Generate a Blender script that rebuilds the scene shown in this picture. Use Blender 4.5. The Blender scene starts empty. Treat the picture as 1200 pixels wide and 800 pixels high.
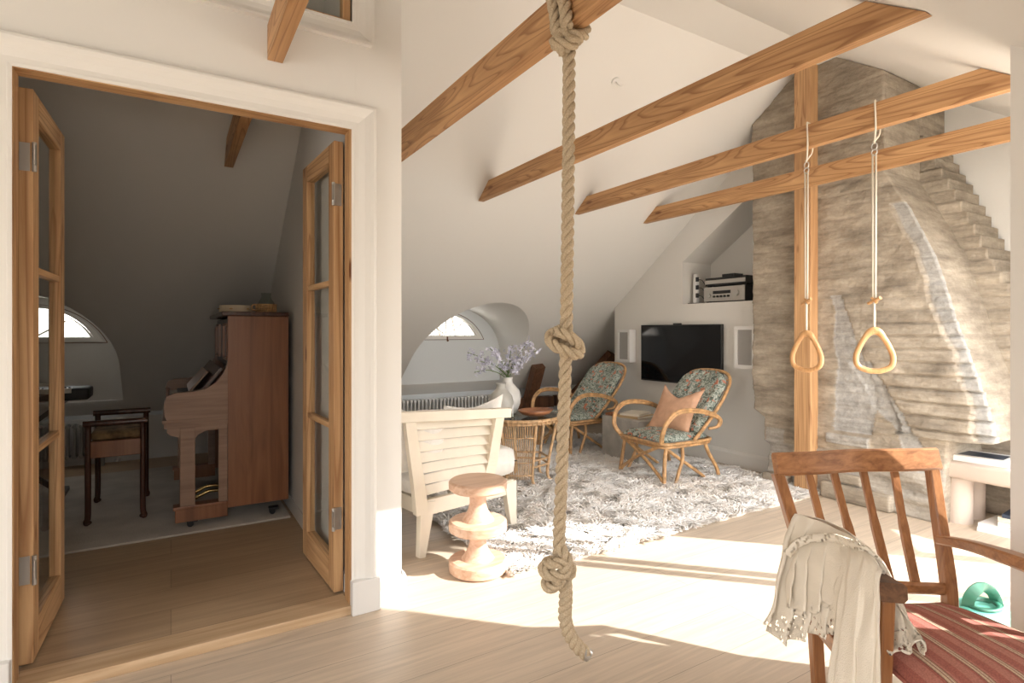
import bpy, bmesh, math, random
from mathutils import Vector, Matrix, noise
from mathutils.geometry import delaunay_2d_cdt
random.seed(7)
S = bpy.context.scene; C = S.collection; PI = math.pi

# ------------------------------------------------------------ camera, sky, sun, exposure
cam_d = bpy.data.cameras.new('camera'); cam = bpy.data.objects.new('camera', cam_d); C.objects.link(cam); S.camera = cam
YAW = math.atan2(657.0, 1080.0)            # 31.3 degrees to the right of the room's depth axis
cam.location = (0, 0, 1.23); cam.rotation_euler = (PI/2, 0, -YAW)
cam_d.sensor_width = 36; cam_d.lens = 36*657/1200.0; cam_d.shift_y = -12/1200.0; cam_d.clip_start = .05
S.view_settings.view_transform = 'Standard'; S.view_settings.look = 'None'
S.view_settings.gamma = 1; S.view_settings.use_curve_mapping = False
S.view_settings.exposure = 0.28
w = bpy.data.worlds.new('sky'); S.world = w; w.use_nodes = True
nt = w.node_tree; bg = nt.nodes['Background']
tc = nt.nodes.new('ShaderNodeTexCoord'); sx = nt.nodes.new('ShaderNodeSeparateXYZ'); cr = nt.nodes.new('ShaderNodeValToRGB')
nt.links.new(tc.outputs['Generated'], sx.inputs[0]); nt.links.new(sx.outputs['Z'], cr.inputs[0])
cr.color_ramp.elements[0].position = 0.0; cr.color_ramp.elements[0].color = (.66, .62, .57, 1)
cr.color_ramp.elements[1].position = .25; cr.color_ramp.elements[1].color = (.97, .975, .99, 1)
nt.links.new(cr.outputs[0], bg.inputs[0]); bg.inputs[1].default_value = 8.2
sd = bpy.data.lights.new('sun', 'SUN'); sun = bpy.data.objects.new('sun', sd); C.objects.link(sun)
sd.energy = 10; sd.angle = math.radians(.6); sd.color = (1, .98, .95)
sun.rotation_euler = Vector((-.70, .714, -.66)).to_track_quat('-Z', 'Y').to_euler()
sun.location = (6, -5, 6)
def portal(name, loc, aim, sx_, sy_):
    l = bpy.data.lights.new(name, 'AREA'); l.shape = 'RECTANGLE'; l.size = sx_; l.size_y = sy_
    o = bpy.data.objects.new(name, l); C.objects.link(o); o.location = loc
    o.rotation_euler = Vector(aim).to_track_quat('-Z', 'Y').to_euler(); l.cycles.is_portal = True
    return o
portal('daylight_terrace_door', (3.8, .66, 1.05), (0, 1, 0), 2.7, 2.1)
portal('daylight_fill_hall_opening', (-3.27, .25, 1.25), (1, 0, 0), 2.0, 1.9)  # portal at the unseen hall end opening, added for fill light
portal('daylight_fill_roof_opening', (-.35, -.6, 1.31), (0, .57, -.82), 1.3, .7)  # portal at the unseen roof opening, added for more fill and bounce
portal('daylight_music_dormer', (-.98, 6.25, 1.28), (0, -1, 0), 1.0, .5)
portal('daylight_living_dormer', (2.9, 6.25, 1.28), (0, -1, 0), 1.0, .5)

# ------------------------------------------------------------ helpers
CX, CY, F0, H = 600., 388., 657., 1.23
cc, ss = math.cos(YAW), math.sin(YAW)
def RF(R, Fw, z=0): return Vector((cc*R + ss*Fw, -ss*R + cc*Fw, z))        # right / forward of the standpoint -> room
def P(u, v, Fw): return RF((u-CX)/F0*Fw, Fw, H - (v-CY)/F0*Fw)
def cat(pts, n=8, closed=False):
    pts = [Vector(p) for p in pts]; out = []; N = len(pts)
    rng = range(N) if closed else range(N-1)
    for i in rng:
        if closed: a, b, c_, d = pts[i-1], pts[i], pts[(i+1) % N], pts[(i+2) % N]
        else: a, b, c_, d = pts[max(i-1, 0)], pts[i], pts[i+1], pts[min(i+2, N-1)]
        for k in range(n):
            t = k/n
            out.append(.5*((2*b) + (c_-a)*t + (2*a-5*b+4*c_-d)*t*t + (3*b-a-3*c_+d)*t**3))
    if not closed: out.append(pts[-1])
    return out
class MB:
    def __init__(s): s.v = []; s.f = []
    def add(s, vs, fs):
        o = len(s.v); s.v += [Vector(p) for p in vs]; s.f += [tuple(i+o for i in f) for f in fs]; return s
    def box(s, x0, x1, y0, y1, z0, z1, bev=0):
        if bev:
            b = bmesh.new(); bmesh.ops.create_cube(b, size=1)
            for v in b.verts: v.co = Vector(((x0+x1)/2+v.co.x*(x1-x0), (y0+y1)/2+v.co.y*(y1-y0), (z0+z1)/2+v.co.z*(z1-z0)))
            bmesh.ops.bevel(b, geom=list(b.edges), offset=bev, segments=3, affect='EDGES', profile=.5)
            b.verts.index_update(); s.add([v.co.copy() for v in b.verts], [[v.index for v in f.verts] for f in b.faces]); b.free(); return s
        v = [(x, y, z) for z in (z0, z1) for y in (y0, y1) for x in (x0, x1)]
        return s.add(v, [(0,2,3,1),(4,5,7,6),(0,1,5,4),(2,6,7,3),(0,4,6,2),(1,3,7,5)])
    def bar(s, a, b, w_, h_, up=(0, 0, 1), w2=None, h2=None, bev=0):
        a = Vector(a); b = Vector(b); d = (b-a).normalized(); up = Vector(up)
        x = d.cross(up)
        if x.length < 1e-4: x = d.cross(Vector((0, 1, 0)))
        x.normalize(); y = x.cross(d).normalized(); w2 = w2 or w_; h2 = h2 or h_
        vs = []
        for p, ww, hh in ((a, w_, h_), (b, w2, h2)):
            vs += [p - x*ww/2 - y*hh/2, p + x*ww/2 - y*hh/2, p + x*ww/2 + y*hh/2, p - x*ww/2 + y*hh/2]
        fs = [(3,2,1,0),(4,5,6,7),(0,1,5,4),(1,2,6,5),(2,3,7,6),(3,0,4,7)]
        if bev:
            bm = bmesh.new(); vv = [bm.verts.new(q) for q in vs]
            for f in fs: bm.faces.new([vv[i] for i in f])
            bmesh.ops.bevel(bm, geom=list(bm.edges), offset=bev, segments=2, affect='EDGES', profile=.5)
            bm.verts.index_update(); s.add([v.co.copy() for v in bm.verts], [[v.index for v in f.verts] for f in bm.faces]); bm.free(); return s
        return s.add(vs, fs)
    def sweep(s, path, prof, up=(0, 0, 1), closed=False, scale=None):
        """prof: list of (a,b): a along side, b along up"""
        path = [Vector(p) for p in path]; n = len(path); m = len(prof); up = Vector(up); o = len(s.v)
        for i, p in enumerate(path):
            if closed: t = path[(i+1) % n] - path[i-1]
            else: t = path[min(i+1, n-1)] - path[max(i-1, 0)]
            t.normalize(); x = t.cross(up)
            if x.length < 1e-3: x = t.cross(Vector((0, 1, .01)))
            x.normalize(); y = x.cross(t).normalized(); k = scale[i] if scale else 1
            for a, b in prof: s.v.append(p + x*a*k + y*b*k)
        for i in range(n if closed else n-1):
            for j in range(m):
                j2 = (j+1) % m; i2 = (i+1) % n
                s.f.append((o+i*m+j, o+i*m+j2, o+i2*m+j2, o+i2*m+j))
        if not closed:
            s.f.append(tuple(o+j for j in range(m))[::-1]); s.f.append(tuple(o+(n-1)*m+j for j in range(m)))
        return s
    def tube(s, path, r, seg=8, closed=False, r2=None):
        path = [Vector(p) for p in path]; n = len(path); o = len(s.v)
        t0 = (path[1]-path[0]).normalized(); nx = t0.orthogonal().normalized()
        for i, p in enumerate(path):
            if closed: t = path[(i+1) % n] - path[i-1]
            else: t = path[min(i+1, n-1)] - path[max(i-1, 0)]
            if t.length > 1e-9: t.normalize()
            else: t = t0
            nx = nx - t*nx.dot(t)
            if nx.length < 1e-6: nx = t.orthogonal()
            nx.normalize(); ny = t.cross(nx)
            if isinstance(r, (list, tuple)): rr = r[i]
            else: rr = r if r2 is None else r + (r2-r)*i/(n-1)
            for j in range(seg):
                a = 2*PI*j/seg; s.v.append(p + nx*math.cos(a)*rr + ny*math.sin(a)*rr)
        for i in range(n if closed else n-1):
            for j in range(seg):
                j2 = (j+1) % seg; i2 = (i+1) % n
                s.f.append((o+i*seg+j, o+i*seg+j2, o+i2*seg+j2, o+i2*seg+j))
        if not closed:
            s.f.append(tuple(o+j for j in range(seg))[::-1]); s.f.append(tuple(o+(n-1)*seg+j for j in range(seg)))
        return s
    def lathe(s, prof, seg=40, c=(0, 0, 0), sy=1):
        o = len(s.v); m = len(prof)
        for i in range(seg):
            a = 2*PI*i/seg
            for r, z in prof: s.v.append(Vector((c[0]+r*math.cos(a), c[1]+r*math.sin(a)*sy, c[2]+z)))
        for i in range(seg):
            i2 = (i+1) % seg
            for j in range(m-1): s.f.append((o+i*m+j, o+i2*m+j, o+i2*m+j+1, o+i*m+j+1))
        return s
    def prism(s, poly, a0, a1, axis='x'):
        """poly of 2D points extruded: axis x -> (y,z); y -> (x,z); z -> (x,y)"""
        n = len(poly)
        mk = {'x': lambda p, a: (a, p[0], p[1]), 'y': lambda p, a: (p[0], a, p[1]), 'z': lambda p, a: (p[0], p[1], a)}[axis]
        s.add([mk(p, a0) for p in poly] + [mk(p, a1) for p in poly],
              [tuple(range(n)), tuple(range(2*n-1, n-1, -1))] + [(i, i+n, (i+1) % n+n, (i+1) % n) for i in range(n)])
        return s
    def ball(s, c, r, sub=2, sc=(1, 1, 1)):
        b = bmesh.new(); bmesh.ops.create_icosphere(b, subdivisions=sub, radius=r); b.verts.index_update()
        s.add([Vector(c) + Vector((v.co.x*sc[0], v.co.y*sc[1], v.co.z*sc[2])) for v in b.verts], [[v.index for v in f.verts] for f in b.faces]); b.free(); return s
    def grid(s, rows, closed=False):
        o = len(s.v); n = len(rows); m = len(rows[0])
        for r in rows: s.v += [Vector(p) for p in r]
        for i in range(n-1):
            for j in range(m if closed else m-1):
                j2 = (j+1) % m
                s.f.append((o+i*m+j, o+i*m+j2, o+(i+1)*m+j2, o+(i+1)*m+j))
        return s
    def cdt(s, outer, holes, mk):
        vs = [Vector(p) for p in outer]; es = [(i, (i+1) % len(outer)) for i in range(len(outer))]
        for h in holes:
            o = len(vs); vs += [Vector(p) for p in h]; es += [(o+i, o+(i+1) % len(h)) for i in range(len(h))]
        r = delaunay_2d_cdt(vs, es, [], 0, 1e-5)
        def ins(p, poly):
            c_ = False; j = len(poly)-1
            for i in range(len(poly)):
                a, b = poly[i], poly[j]
                if (a[1] > p[1]) != (b[1] > p[1]) and p[0] < (b[0]-a[0])*(p[1]-a[1])/(b[1]-a[1]) + a[0]: c_ = not c_
                j = i
            return c_
        fs = []
        for f in r[2]:
            ce = sum((r[0][i] for i in f), Vector((0, 0)))/len(f)
            if ins(ce, outer) and not any(ins(ce, h) for h in holes): fs.append(tuple(f))
        return s.add([mk(p) for p in r[0]], fs)
    def build(s, name, m, parent=None, smooth=False, world=True, ang=None):
        off = Vector(parent_world(parent)) if (parent is not None and world) else Vector((0, 0, 0))
        me = bpy.data.meshes.new(name); me.from_pydata([p-off for p in s.v], [], s.f); me.update()
        bm = bmesh.new(); bm.from_mesh(me)
        bmesh.ops.recalc_face_normals(bm, faces=bm.faces); bm.to_mesh(me); bm.free()
        me.materials.append(m)
        if smooth:
            me.polygons.foreach_set('use_smooth', [True]*len(me.polygons))
            if ang: me.set_sharp_from_angle(angle=math.radians(ang))
        o = bpy.data.objects.new(name, me); C.objects.link(o)
        if parent is not None: o.parent = parent
        return o
def parent_world(p):
    l = Vector(p.location)
    while p.parent is not None: p = p.parent; l = l + Vector(p.location)
    return l
def thing(name, label, cat_, loc=(0, 0, 0), rz=0, group=None):
    o = bpy.data.objects.new(name, None); C.objects.link(o); o.empty_display_size = .05
    o.location = loc; o.rotation_euler = (0, 0, rz); o['label'] = label; o['category'] = cat_
    if group: o['group'] = group
    return o
def tag(o, label, cat_, group=None, kind=None):
    o['label'] = label; o['category'] = cat_
    if group: o['group'] = group
    if kind: o['kind'] = kind
    return o
def setorg(o, p):
    """move a top-level mesh's origin to p"""
    p = Vector(p); o.data.transform(Matrix.Translation(-p)); o.location = p; return o
def struct(o): o['kind'] = 'structure'; return o
def copy_tree(o, parent=None):
    c_ = o.copy(); C.objects.link(c_); c_.parent = parent
    for ch in list(o.children): copy_tree(ch, c_)
    return c_

# ------------------------------------------------------------ materials
def newmat(name):
    m = bpy.data.materials.new(name); m.use_nodes = True; return m, m.node_tree.nodes, m.node_tree.links, m.node_tree.nodes['Principled BSDF']
def coords(N, L, scale=(1, 1, 1), kind='Object'):
    t = N.new('ShaderNodeTexCoord'); mp = N.new('ShaderNodeMapping'); mp.inputs['Scale'].default_value = scale
    L.new(t.outputs[kind], mp.inputs[0]); return mp.outputs[0]
def bump(N, L, b, h, st=.3, dist=.01):
    n = N.new('ShaderNodeBump'); n.inputs['Strength'].default_value = st; n.inputs['Distance'].default_value = dist
    L.new(h, n.inputs['Height']); L.new(n.outputs[0], b.inputs['Normal'])
def ramp(N, L, fac, stops):
    r = N.new('ShaderNodeValToRGB'); e = r.color_ramp.elements
    while len(e) < len(stops): e.new(.5)
    for i, (p, c_) in enumerate(stops): e[i].position = p; e[i].color = (*c_, 1)
    L.new(fac, r.inputs[0]); return r.outputs[0]
def noi(N, L, co, sc, det=4, rough=.5, dist=0):
    n = N.new('ShaderNodeTexNoise'); n.inputs['Scale'].default_value = sc; n.inputs['Detail'].default_value = det
    n.inputs['Roughness'].default_value = rough; n.inputs['Distortion'].default_value = dist; L.new(co, n.inputs['Vector']); return n.outputs['Fac']
def plain(name, col, rough=.6, metal=0, nsc=0, amt=.08, bst=0, bsc=60, spec=.5):
    m, N, L, b = newmat(name); b.inputs['Base Color'].default_value = (*col, 1); b.inputs['Roughness'].default_value = rough
    b.inputs['Metallic'].default_value = metal; b.inputs['Specular IOR Level'].default_value = spec
    co = coords(N, L)
    if nsc:
        f = noi(N, L, co, nsc)
        L.new(ramp(N, L, f, [(.3, [c_*(1-amt) for c_ in col]), (.7, [min(1, c_*(1+amt)) for c_ in col])]), b.inputs['Base Color'])
    if bst: bump(N, L, b, noi(N, L, co, bsc), bst, .004)
    return m
def wood(name, a, b_, axis='x', sc=1., rough=.5, contrast=1., knots=False, rings=0):
    m, N, L, b = newmat(name); s_ = [14*sc, 14*sc, 14*sc]; s_['xyz'.index(axis)] = .9*sc
    co = coords(N, L, s_)
    f = noi(N, L, co, 1.0, 3, .55, 1.6); s2 = [q*6 for q in s_]; s2['xyz'.index(axis)] = 3*sc
    f2 = noi(N, L, coords(N, L, s2), 1.0, 3, .6)
    mx = N.new('ShaderNodeMath'); mx.operation = 'MULTIPLY_ADD'; mx.inputs[1].default_value = .35; L.new(f2, mx.inputs[0]); L.new(f, mx.inputs[2])
    lo = .5 + .16*(1/contrast-1); cl = ramp(N, L, mx.outputs[0], [(.48, a), (.66, [(x+y)/2 for x, y in zip(a, b_)]), (.86, b_)])
    if rings:
        s4 = [8*sc]*3; s4['xyz'.index(axis)] = .35*sc
        g = noi(N, L, coords(N, L, s4), 1.0, 1.5, .5, .6); q = N.new('ShaderNodeMath'); q.operation = 'MULTIPLY'; q.inputs[1].default_value = rings; L.new(g, q.inputs[0])
        fr = N.new('ShaderNodeMath'); fr.operation = 'FRACT'; L.new(q.outputs[0], fr.inputs[0])
        k = ramp(N, L, fr.outputs[0], [(.0, (.15, .15, .15)), (.62, (.0, .0, .0)), (.93, (.75, .75, .75)), (1., (.15, .15, .15))])
        mm = N.new('ShaderNodeMixRGB'); L.new(k, mm.inputs[0]); L.new(cl, mm.inputs[1]); mm.inputs[2].default_value = (a[0]*.6, a[1]*.48, a[2]*.4, 1); cl = mm.outputs[0]
    if knots:
        v = N.new('ShaderNodeTexVoronoi'); v.inputs['Scale'].default_value = 1.0
        s3 = [7, 7, 7]; s3['xyz'.index(axis)] = 2.2; L.new(coords(N, L, s3), v.inputs['Vector'])
        k = ramp(N, L, v.outputs['Distance'], [(.07, (1, 1, 1)), (.13, (0, 0, 0))])
        mm = N.new('ShaderNodeMixRGB'); L.new(k, mm.inputs[0]); L.new(cl, mm.inputs[1]); mm.inputs[2].default_value = (a[0]*.45, a[1]*.32, a[2]*.25, 1); cl = mm.outputs[0]
    L.new(cl, b.inputs['Base Color']); b.inputs['Roughness'].default_value = rough; bump(N, L, b, f2, .12, .003); return m
M = {}
M['wall'] = plain('cream_plaster', (.80, .775, .73), .75, bst=.08, bsc=25)
M['slope'] = plain('white_plaster', (.80, .785, .75), .75, bst=.06, bsc=20)
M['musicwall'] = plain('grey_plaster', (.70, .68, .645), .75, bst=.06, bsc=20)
M['tvwall'] = plain('greige_plaster', (.76, .74, .70), .75, bst=.06, bsc=20)
M['trim'] = plain('cream_gloss_paint', (.80, .775, .73), .4)
M['base'] = plain('grey_white_paint', (.72, .70, .67), .45)
M['dormer'] = plain('bluish_white_paint', (.74, .77, .78), .55)
def floormat(name, tones, pw=.19, pl=2.3, rough=.42):
    m, N, L, b = newmat(name)
    br = N.new('ShaderNodeTexBrick'); br.offset = .37; br.inputs['Scale'].default_value = 1; br.inputs['Brick Width'].default_value = pl; br.inputs['Row Height'].default_value = pw
    br.inputs['Mortar Size'].default_value = .0014; br.inputs['Mortar Smooth'].default_value = .3; br.inputs['Bias'].default_value = 0
    br.inputs['Color1'].default_value = (*tones[0], 1); br.inputs['Color2'].default_value = (*tones[1], 1); br.inputs['Mortar'].default_value = (*[c_*.5 for c_ in tones[0]], 1)
    L.new(coords(N, L, (1, 1, 1)), br.inputs['Vector'])
    g = noi(N, L, coords(N, L, (1.1, 22, 1)), 1.3, 4, .6, 1.2); g2 = noi(N, L, coords(N, L, (6, 160, 1)), 1, 2)
    ad = N.new('ShaderNodeMath'); ad.operation = 'MULTIPLY_ADD'; L.new(g2, ad.inputs[0]); ad.inputs[1].default_value = .3; L.new(g, ad.inputs[2])
    r = ramp(N, L, ad.outputs[0], [(.45, (.78, .78, .78)), (.9, (1.12, 1.12, 1.12))])
    mx = N.new('ShaderNodeMixRGB'); mx.blend_type = 'MULTIPLY'; mx.inputs[0].default_value = .8; L.new(br.outputs['Color'], mx.inputs[1]); L.new(r, mx.inputs[2])
    L.new(mx.outputs[0], b.inputs['Base Color']); b.inputs['Roughness'].default_value = rough; bump(N, L, b, ad.outputs[0], .06, .002); return m
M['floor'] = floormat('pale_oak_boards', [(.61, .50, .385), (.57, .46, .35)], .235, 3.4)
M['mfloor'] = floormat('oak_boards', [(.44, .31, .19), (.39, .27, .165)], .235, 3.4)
M['oakstep'] = wood('oak_threshold', (.44, .29, .16), (.60, .43, .27), 'x', 1.2)
PA, PB = (.44, .235, .10), (.68, .43, .22)
M['beam'] = wood('pine_beam', (.40, .205, .085), (.62, .36, .17), 'y', .9, .55, knots=True, rings=26)
M['post'] = wood('pine_post', (.46, .25, .115), (.68, .42, .21), 'z', .9, .5, knots=True, rings=22)
M['pine_x'] = wood('pine_x', PA, PB, 'x', 1, rings=10); M['pine_z'] = wood('pine_z', PA, PB, 'z', 1, knots=True, rings=10)
M['oldwood'] = wood('old_brown_timber', (.10, .045, .022), (.22, .10, .05), 'z', 1, .6)
M['chairwood_z'] = wood('teak_z', (.23, .09, .032), (.42, .19, .075), 'z', 2.0, .33)
M['chairwood_x'] = wood('teak_x', (.23, .09, .032), (.42, .19, .075), 'x', 2.0, .33)
M['chairwood_y'] = wood('teak_y', (.23, .09, .032), (.42, .19, .075), 'y', 2.0, .33)
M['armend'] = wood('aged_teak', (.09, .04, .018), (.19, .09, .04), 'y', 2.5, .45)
M['piano'] = wood('piano_mahogany', (.18, .068, .028), (.29, .12, .052), 'z', .8, .32)
M['pianolight'] = wood('piano_worn_mahogany', (.24, .14, .09), (.35, .22, .15), 'x', 1, .45)
M['darkwood'] = wood('dark_mahogany', (.035, .012, .008), (.08, .028, .016), 'z', 1.5, .25)
M['white'] = plain('white_lacquer', (.80, .79, .77), .4)
M['cream'] = plain('cream_painted_wood', (.80, .725, .60), .5, nsc=6, amt=.05)
M['linen'] = plain('cream_linen', (.80, .77, .72), .9, nsc=30, amt=.05, bst=.4, bsc=300)
M['stoolwood'] = wood('pale_pink_wood', (.52, .31, .20), (.70, .48, .35), 'x', 1.4, .35)
M['rattan'] = plain('rattan_cane', (.50, .29, .13), .45, nsc=25, amt=.35)
M['rattanlight'] = plain('pale_rattan_cane', (.60, .39, .21), .45, nsc=25, amt=.3)
M['black'] = plain('black_plastic', (.012, .012, .013), .35)
M['satin'] = plain('satin_black', (.02, .02, .02), .5)
M['screen'] = plain('screen_glass', (.003, .003, .004), .08)
M['alu'] = plain('brushed_aluminium', (.55, .53, .50), .35, .8)
M['steel'] = plain('galvanised_steel', (.55, .54, .52), .35, .9)
M['brass'] = plain('brass', (.70, .48, .20), .25, 1)
M['grille'] = plain('grey_speaker_cloth', (.36, .35, .33), .9, bst=.4, bsc=400)
M['concrete'] = plain('concrete', (.42, .40, .365), .85, nsc=9, amt=.18, bst=.2, bsc=60)
M['travertine'] = plain('pinkish_plaster_stone', (.60, .50, .43), .8, nsc=7, amt=.06, bst=.1, bsc=80)
M['vase'] = plain('white_ceramic', (.72, .71, .68), .35, nsc=8, amt=.05)
M['paper'] = plain('book_pages', (.75, .70, .60), .8); M['whitecover'] = plain('white_cover', (.82, .80, .77), .5)
M['tancover'] = plain('tan_cover', (.50, .36, .20), .6); M['bluecover'] = plain('dark_blue_cover', (.035, .05, .08), .4); M['darkcover'] = plain('dark_cover', (.05, .035, .03), .4)
M['leaf'] = plain('leaf_green', (.12, .20, .06), .6); M['stem'] = plain('stem_green', (.16, .24, .09), .6)
M['petal'] = plain('lilac_petal', (.66, .66, .78), .7, nsc=40, amt=.3)
M['bowl'] = wood('bowl_wood', (.16, .055, .025), (.42, .18, .08), 'x', 2, .3)
M['ringwood'] = wood('ring_wood', (.48, .25, .10), (.66, .38, .17), 'z', 2, .3)
M['cord'] = plain('off_white_cord', (.72, .66, .54), .8)
M['green'] = plain('dark_green_plastic', (.03, .13, .085), .3); M['teal'] = plain('pale_teal_plastic', (.13, .40, .32), .3)
M['terracotta'] = plain('apricot_linen', (.62, .37, .24), .9, nsc=20, amt=.08, bst=.5, bsc=120)
M['velvet'] = plain('ochre_tapestry', (.20, .13, .06), .95, nsc=18, amt=.6)
M['ivory'] = plain('ivory_keys', (.72, .70, .64), .3)
M['radiator'] = plain('radiator_enamel', (.66, .66, .65), .4)
M['radiatorgrey'] = plain('grey_radiator_enamel', (.36, .35, .33), .4)
M['skin'] = plain('drum_skin', (.62, .52, .38), .6)
M['rug2'] = plain('beige_wool', (.50, .455, .40), .95, nsc=5, amt=.15, bst=1, bsc=120)
def rugm():
    m, N, L, b = newmat('shag_wool')
    at = N.new('ShaderNodeAttribute'); at.attribute_name = 'tone'
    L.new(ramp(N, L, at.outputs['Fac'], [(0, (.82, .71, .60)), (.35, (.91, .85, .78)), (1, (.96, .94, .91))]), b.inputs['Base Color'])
    b.inputs['Roughness'].default_value = .9; b.inputs['Specular IOR Level'].default_value = .2; return m
M['shag'] = rugm()
def glassm(name, tint=(1, 1, 1), refl=1.0):
    m, N, L, b = newmat(name); N.remove(b)
    t = N.new('ShaderNodeBsdfTransparent'); t.inputs[0].default_value = (*tint, 1); g = N.new('ShaderNodeBsdfGlossy'); g.inputs['Roughness'].default_value = .02
    fr = N.new('ShaderNodeFresnel'); fr.inputs[0].default_value = 1.5; mx = N.new('ShaderNodeMixShader')
    ge = N.new('ShaderNodeNewGeometry'); sb = N.new('ShaderNodeMath'); sb.operation = 'SUBTRACT'; sb.inputs[0].default_value = 1; L.new(ge.outputs['Backfacing'], sb.inputs[1])
    ml = N.new('ShaderNodeMath'); ml.operation = 'MULTIPLY'; L.new(fr.outputs[0], ml.inputs[0]); L.new(sb.outputs[0], ml.inputs[1])
    L.new(ml.outputs[0], mx.inputs[0]); L.new(t.outputs[0], mx.inputs[1]); L.new(g.outputs[0], mx.inputs[2]); L.new(mx.outputs[0], N['Material Output'].inputs[0]); return m
M['pane'] = glassm('window_glass', (.93, .94, .93)); M['jug'] = glassm('clear_glass', (.9, .92, .9)); M['tableglass'] = glassm('smoked_table_glass', (.45, .5, .5))
def ropem():
    m, N, L, b = newmat('hemp_rope'); f = noi(N, L, coords(N, L, (1, 1, 1)), 220, 4, .7)
    L.new(ramp(N, L, f, [(.3, (.40, .30, .19)), (.7, (.66, .54, .38))]), b.inputs['Base Color']); b.inputs['Roughness'].default_value = .95; bump(N, L, b, f, .8, .004); return m
M['rope'] = ropem()
def floral():
    m, N, L, b = newmat('floral_print'); co = coords(N, L)
    f = noi(N, L, co, 38, 3, .6, 1.5)
    base = ramp(N, L, f, [(.36, (.06, .075, .06)), (.45, (.17, .21, .17)), (.53, (.36, .40, .36)), (.60, (.58, .60, .53)), (.68, (.16, .22, .16))])
    f2 = noi(N, L, co, 21, 2, .5, .5); k = ramp(N, L, f2, [(.61, (0, 0, 0)), (.64, (1, 1, 1))])
    mx = N.new('ShaderNodeMixRGB'); L.new(k, mx.inputs[0]); L.new(base, mx.inputs[1]); mx.inputs[2].default_value = (.55, .20, .12, 1)
    L.new(mx.outputs[0], b.inputs['Base Color']); b.inputs['Roughness'].default_value = .9; return m
M['floral'] = floral()
def stripes():
    m, N, L, b = newmat('striped_red_wool')
    t = N.new('ShaderNodeAttribute'); t.attribute_name = 'stripe'
    fr = N.new('ShaderNodeMath'); fr.operation = 'FRACT'; L.new(t.outputs['Fac'], fr.inputs[0])
    r1, r2, tn, wh, dk = (.33, .105, .075), (.41, .16, .12), (.42, .27, .17), (.62, .50, .38), (.13, .05, .04)
    r = N.new('ShaderNodeValToRGB'); r.color_ramp.interpolation = 'CONSTANT'; e = r.color_ramp.elements
    st = [(0, r1), (.30, r2), (.60, r1), (.68, dk), (.70, tn), (.74, wh), (.765, tn), (.81, dk), (.83, wh), (.855, tn), (.90, dk), (.92, r2)]
    while len(e) < len(st): e.new(.5)
    for i, (p, c_) in enumerate(st): e[i].position = p; e[i].color = (*c_, 1)
    L.new(fr.outputs[0], r.inputs[0])
    f = noi(N, L, coords(N, L), 260, 2); rr = ramp(N, L, f, [(.35, (.75, .75, .75)), (.65, (1.2, 1.2, 1.2))])
    mx = N.new('ShaderNodeMixRGB'); mx.blend_type = 'MULTIPLY'; mx.inputs[0].default_value = .7; L.new(r.outputs[0], mx.inputs[1]); L.new(rr, mx.inputs[2])
    L.new(mx.outputs[0], b.inputs['Base Color']); b.inputs['Roughness'].default_value = .9; bump(N, L, b, f, .6, .002); return m
M['stripe'] = stripes()
def lace():
    m, N, L, b = newmat('ivory_knit'); co = coords(N, L)
    b.inputs['Base Color'].default_value = (.80, .72, .60, 1); b.inputs['Roughness'].default_value = .95
    at = N.new('ShaderNodeAttribute'); at.attribute_name = 'lace'
    v = N.new('ShaderNodeTexVoronoi'); v.inputs['Scale'].default_value = 75; L.new(co, v.inputs['Vector'])
    lt = N.new('ShaderNodeMath'); lt.operation = 'LESS_THAN'; lt.inputs[1].default_value = .40; L.new(v.outputs['Distance'], lt.inputs[0])
    mu = N.new('ShaderNodeMath'); mu.operation = 'MULTIPLY'; L.new(lt.outputs[0], mu.inputs[0]); gt = N.new('ShaderNodeMath'); gt.operation = 'GREATER_THAN'; gt.inputs[1].default_value = .5
    L.new(at.outputs['Fac'], gt.inputs[0]); L.new(gt.outputs[0], mu.inputs[1])
    tr = N.new('ShaderNodeBsdfTransparent'); mx = N.new('ShaderNodeMixShader'); L.new(mu.outputs[0], mx.inputs[0]); L.new(b.outputs[0], mx.inputs[1]); L.new(tr.outputs[0], mx.inputs[2])
    L.new(mx.outputs[0], N['Material Output'].inputs[0])
    f = noi(N, L, co, 330, 2); bump(N, L, b, f, .7, .003)
    b.inputs['Subsurface Weight'].default_value = 0; return m
M['lace'] = lace()
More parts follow.
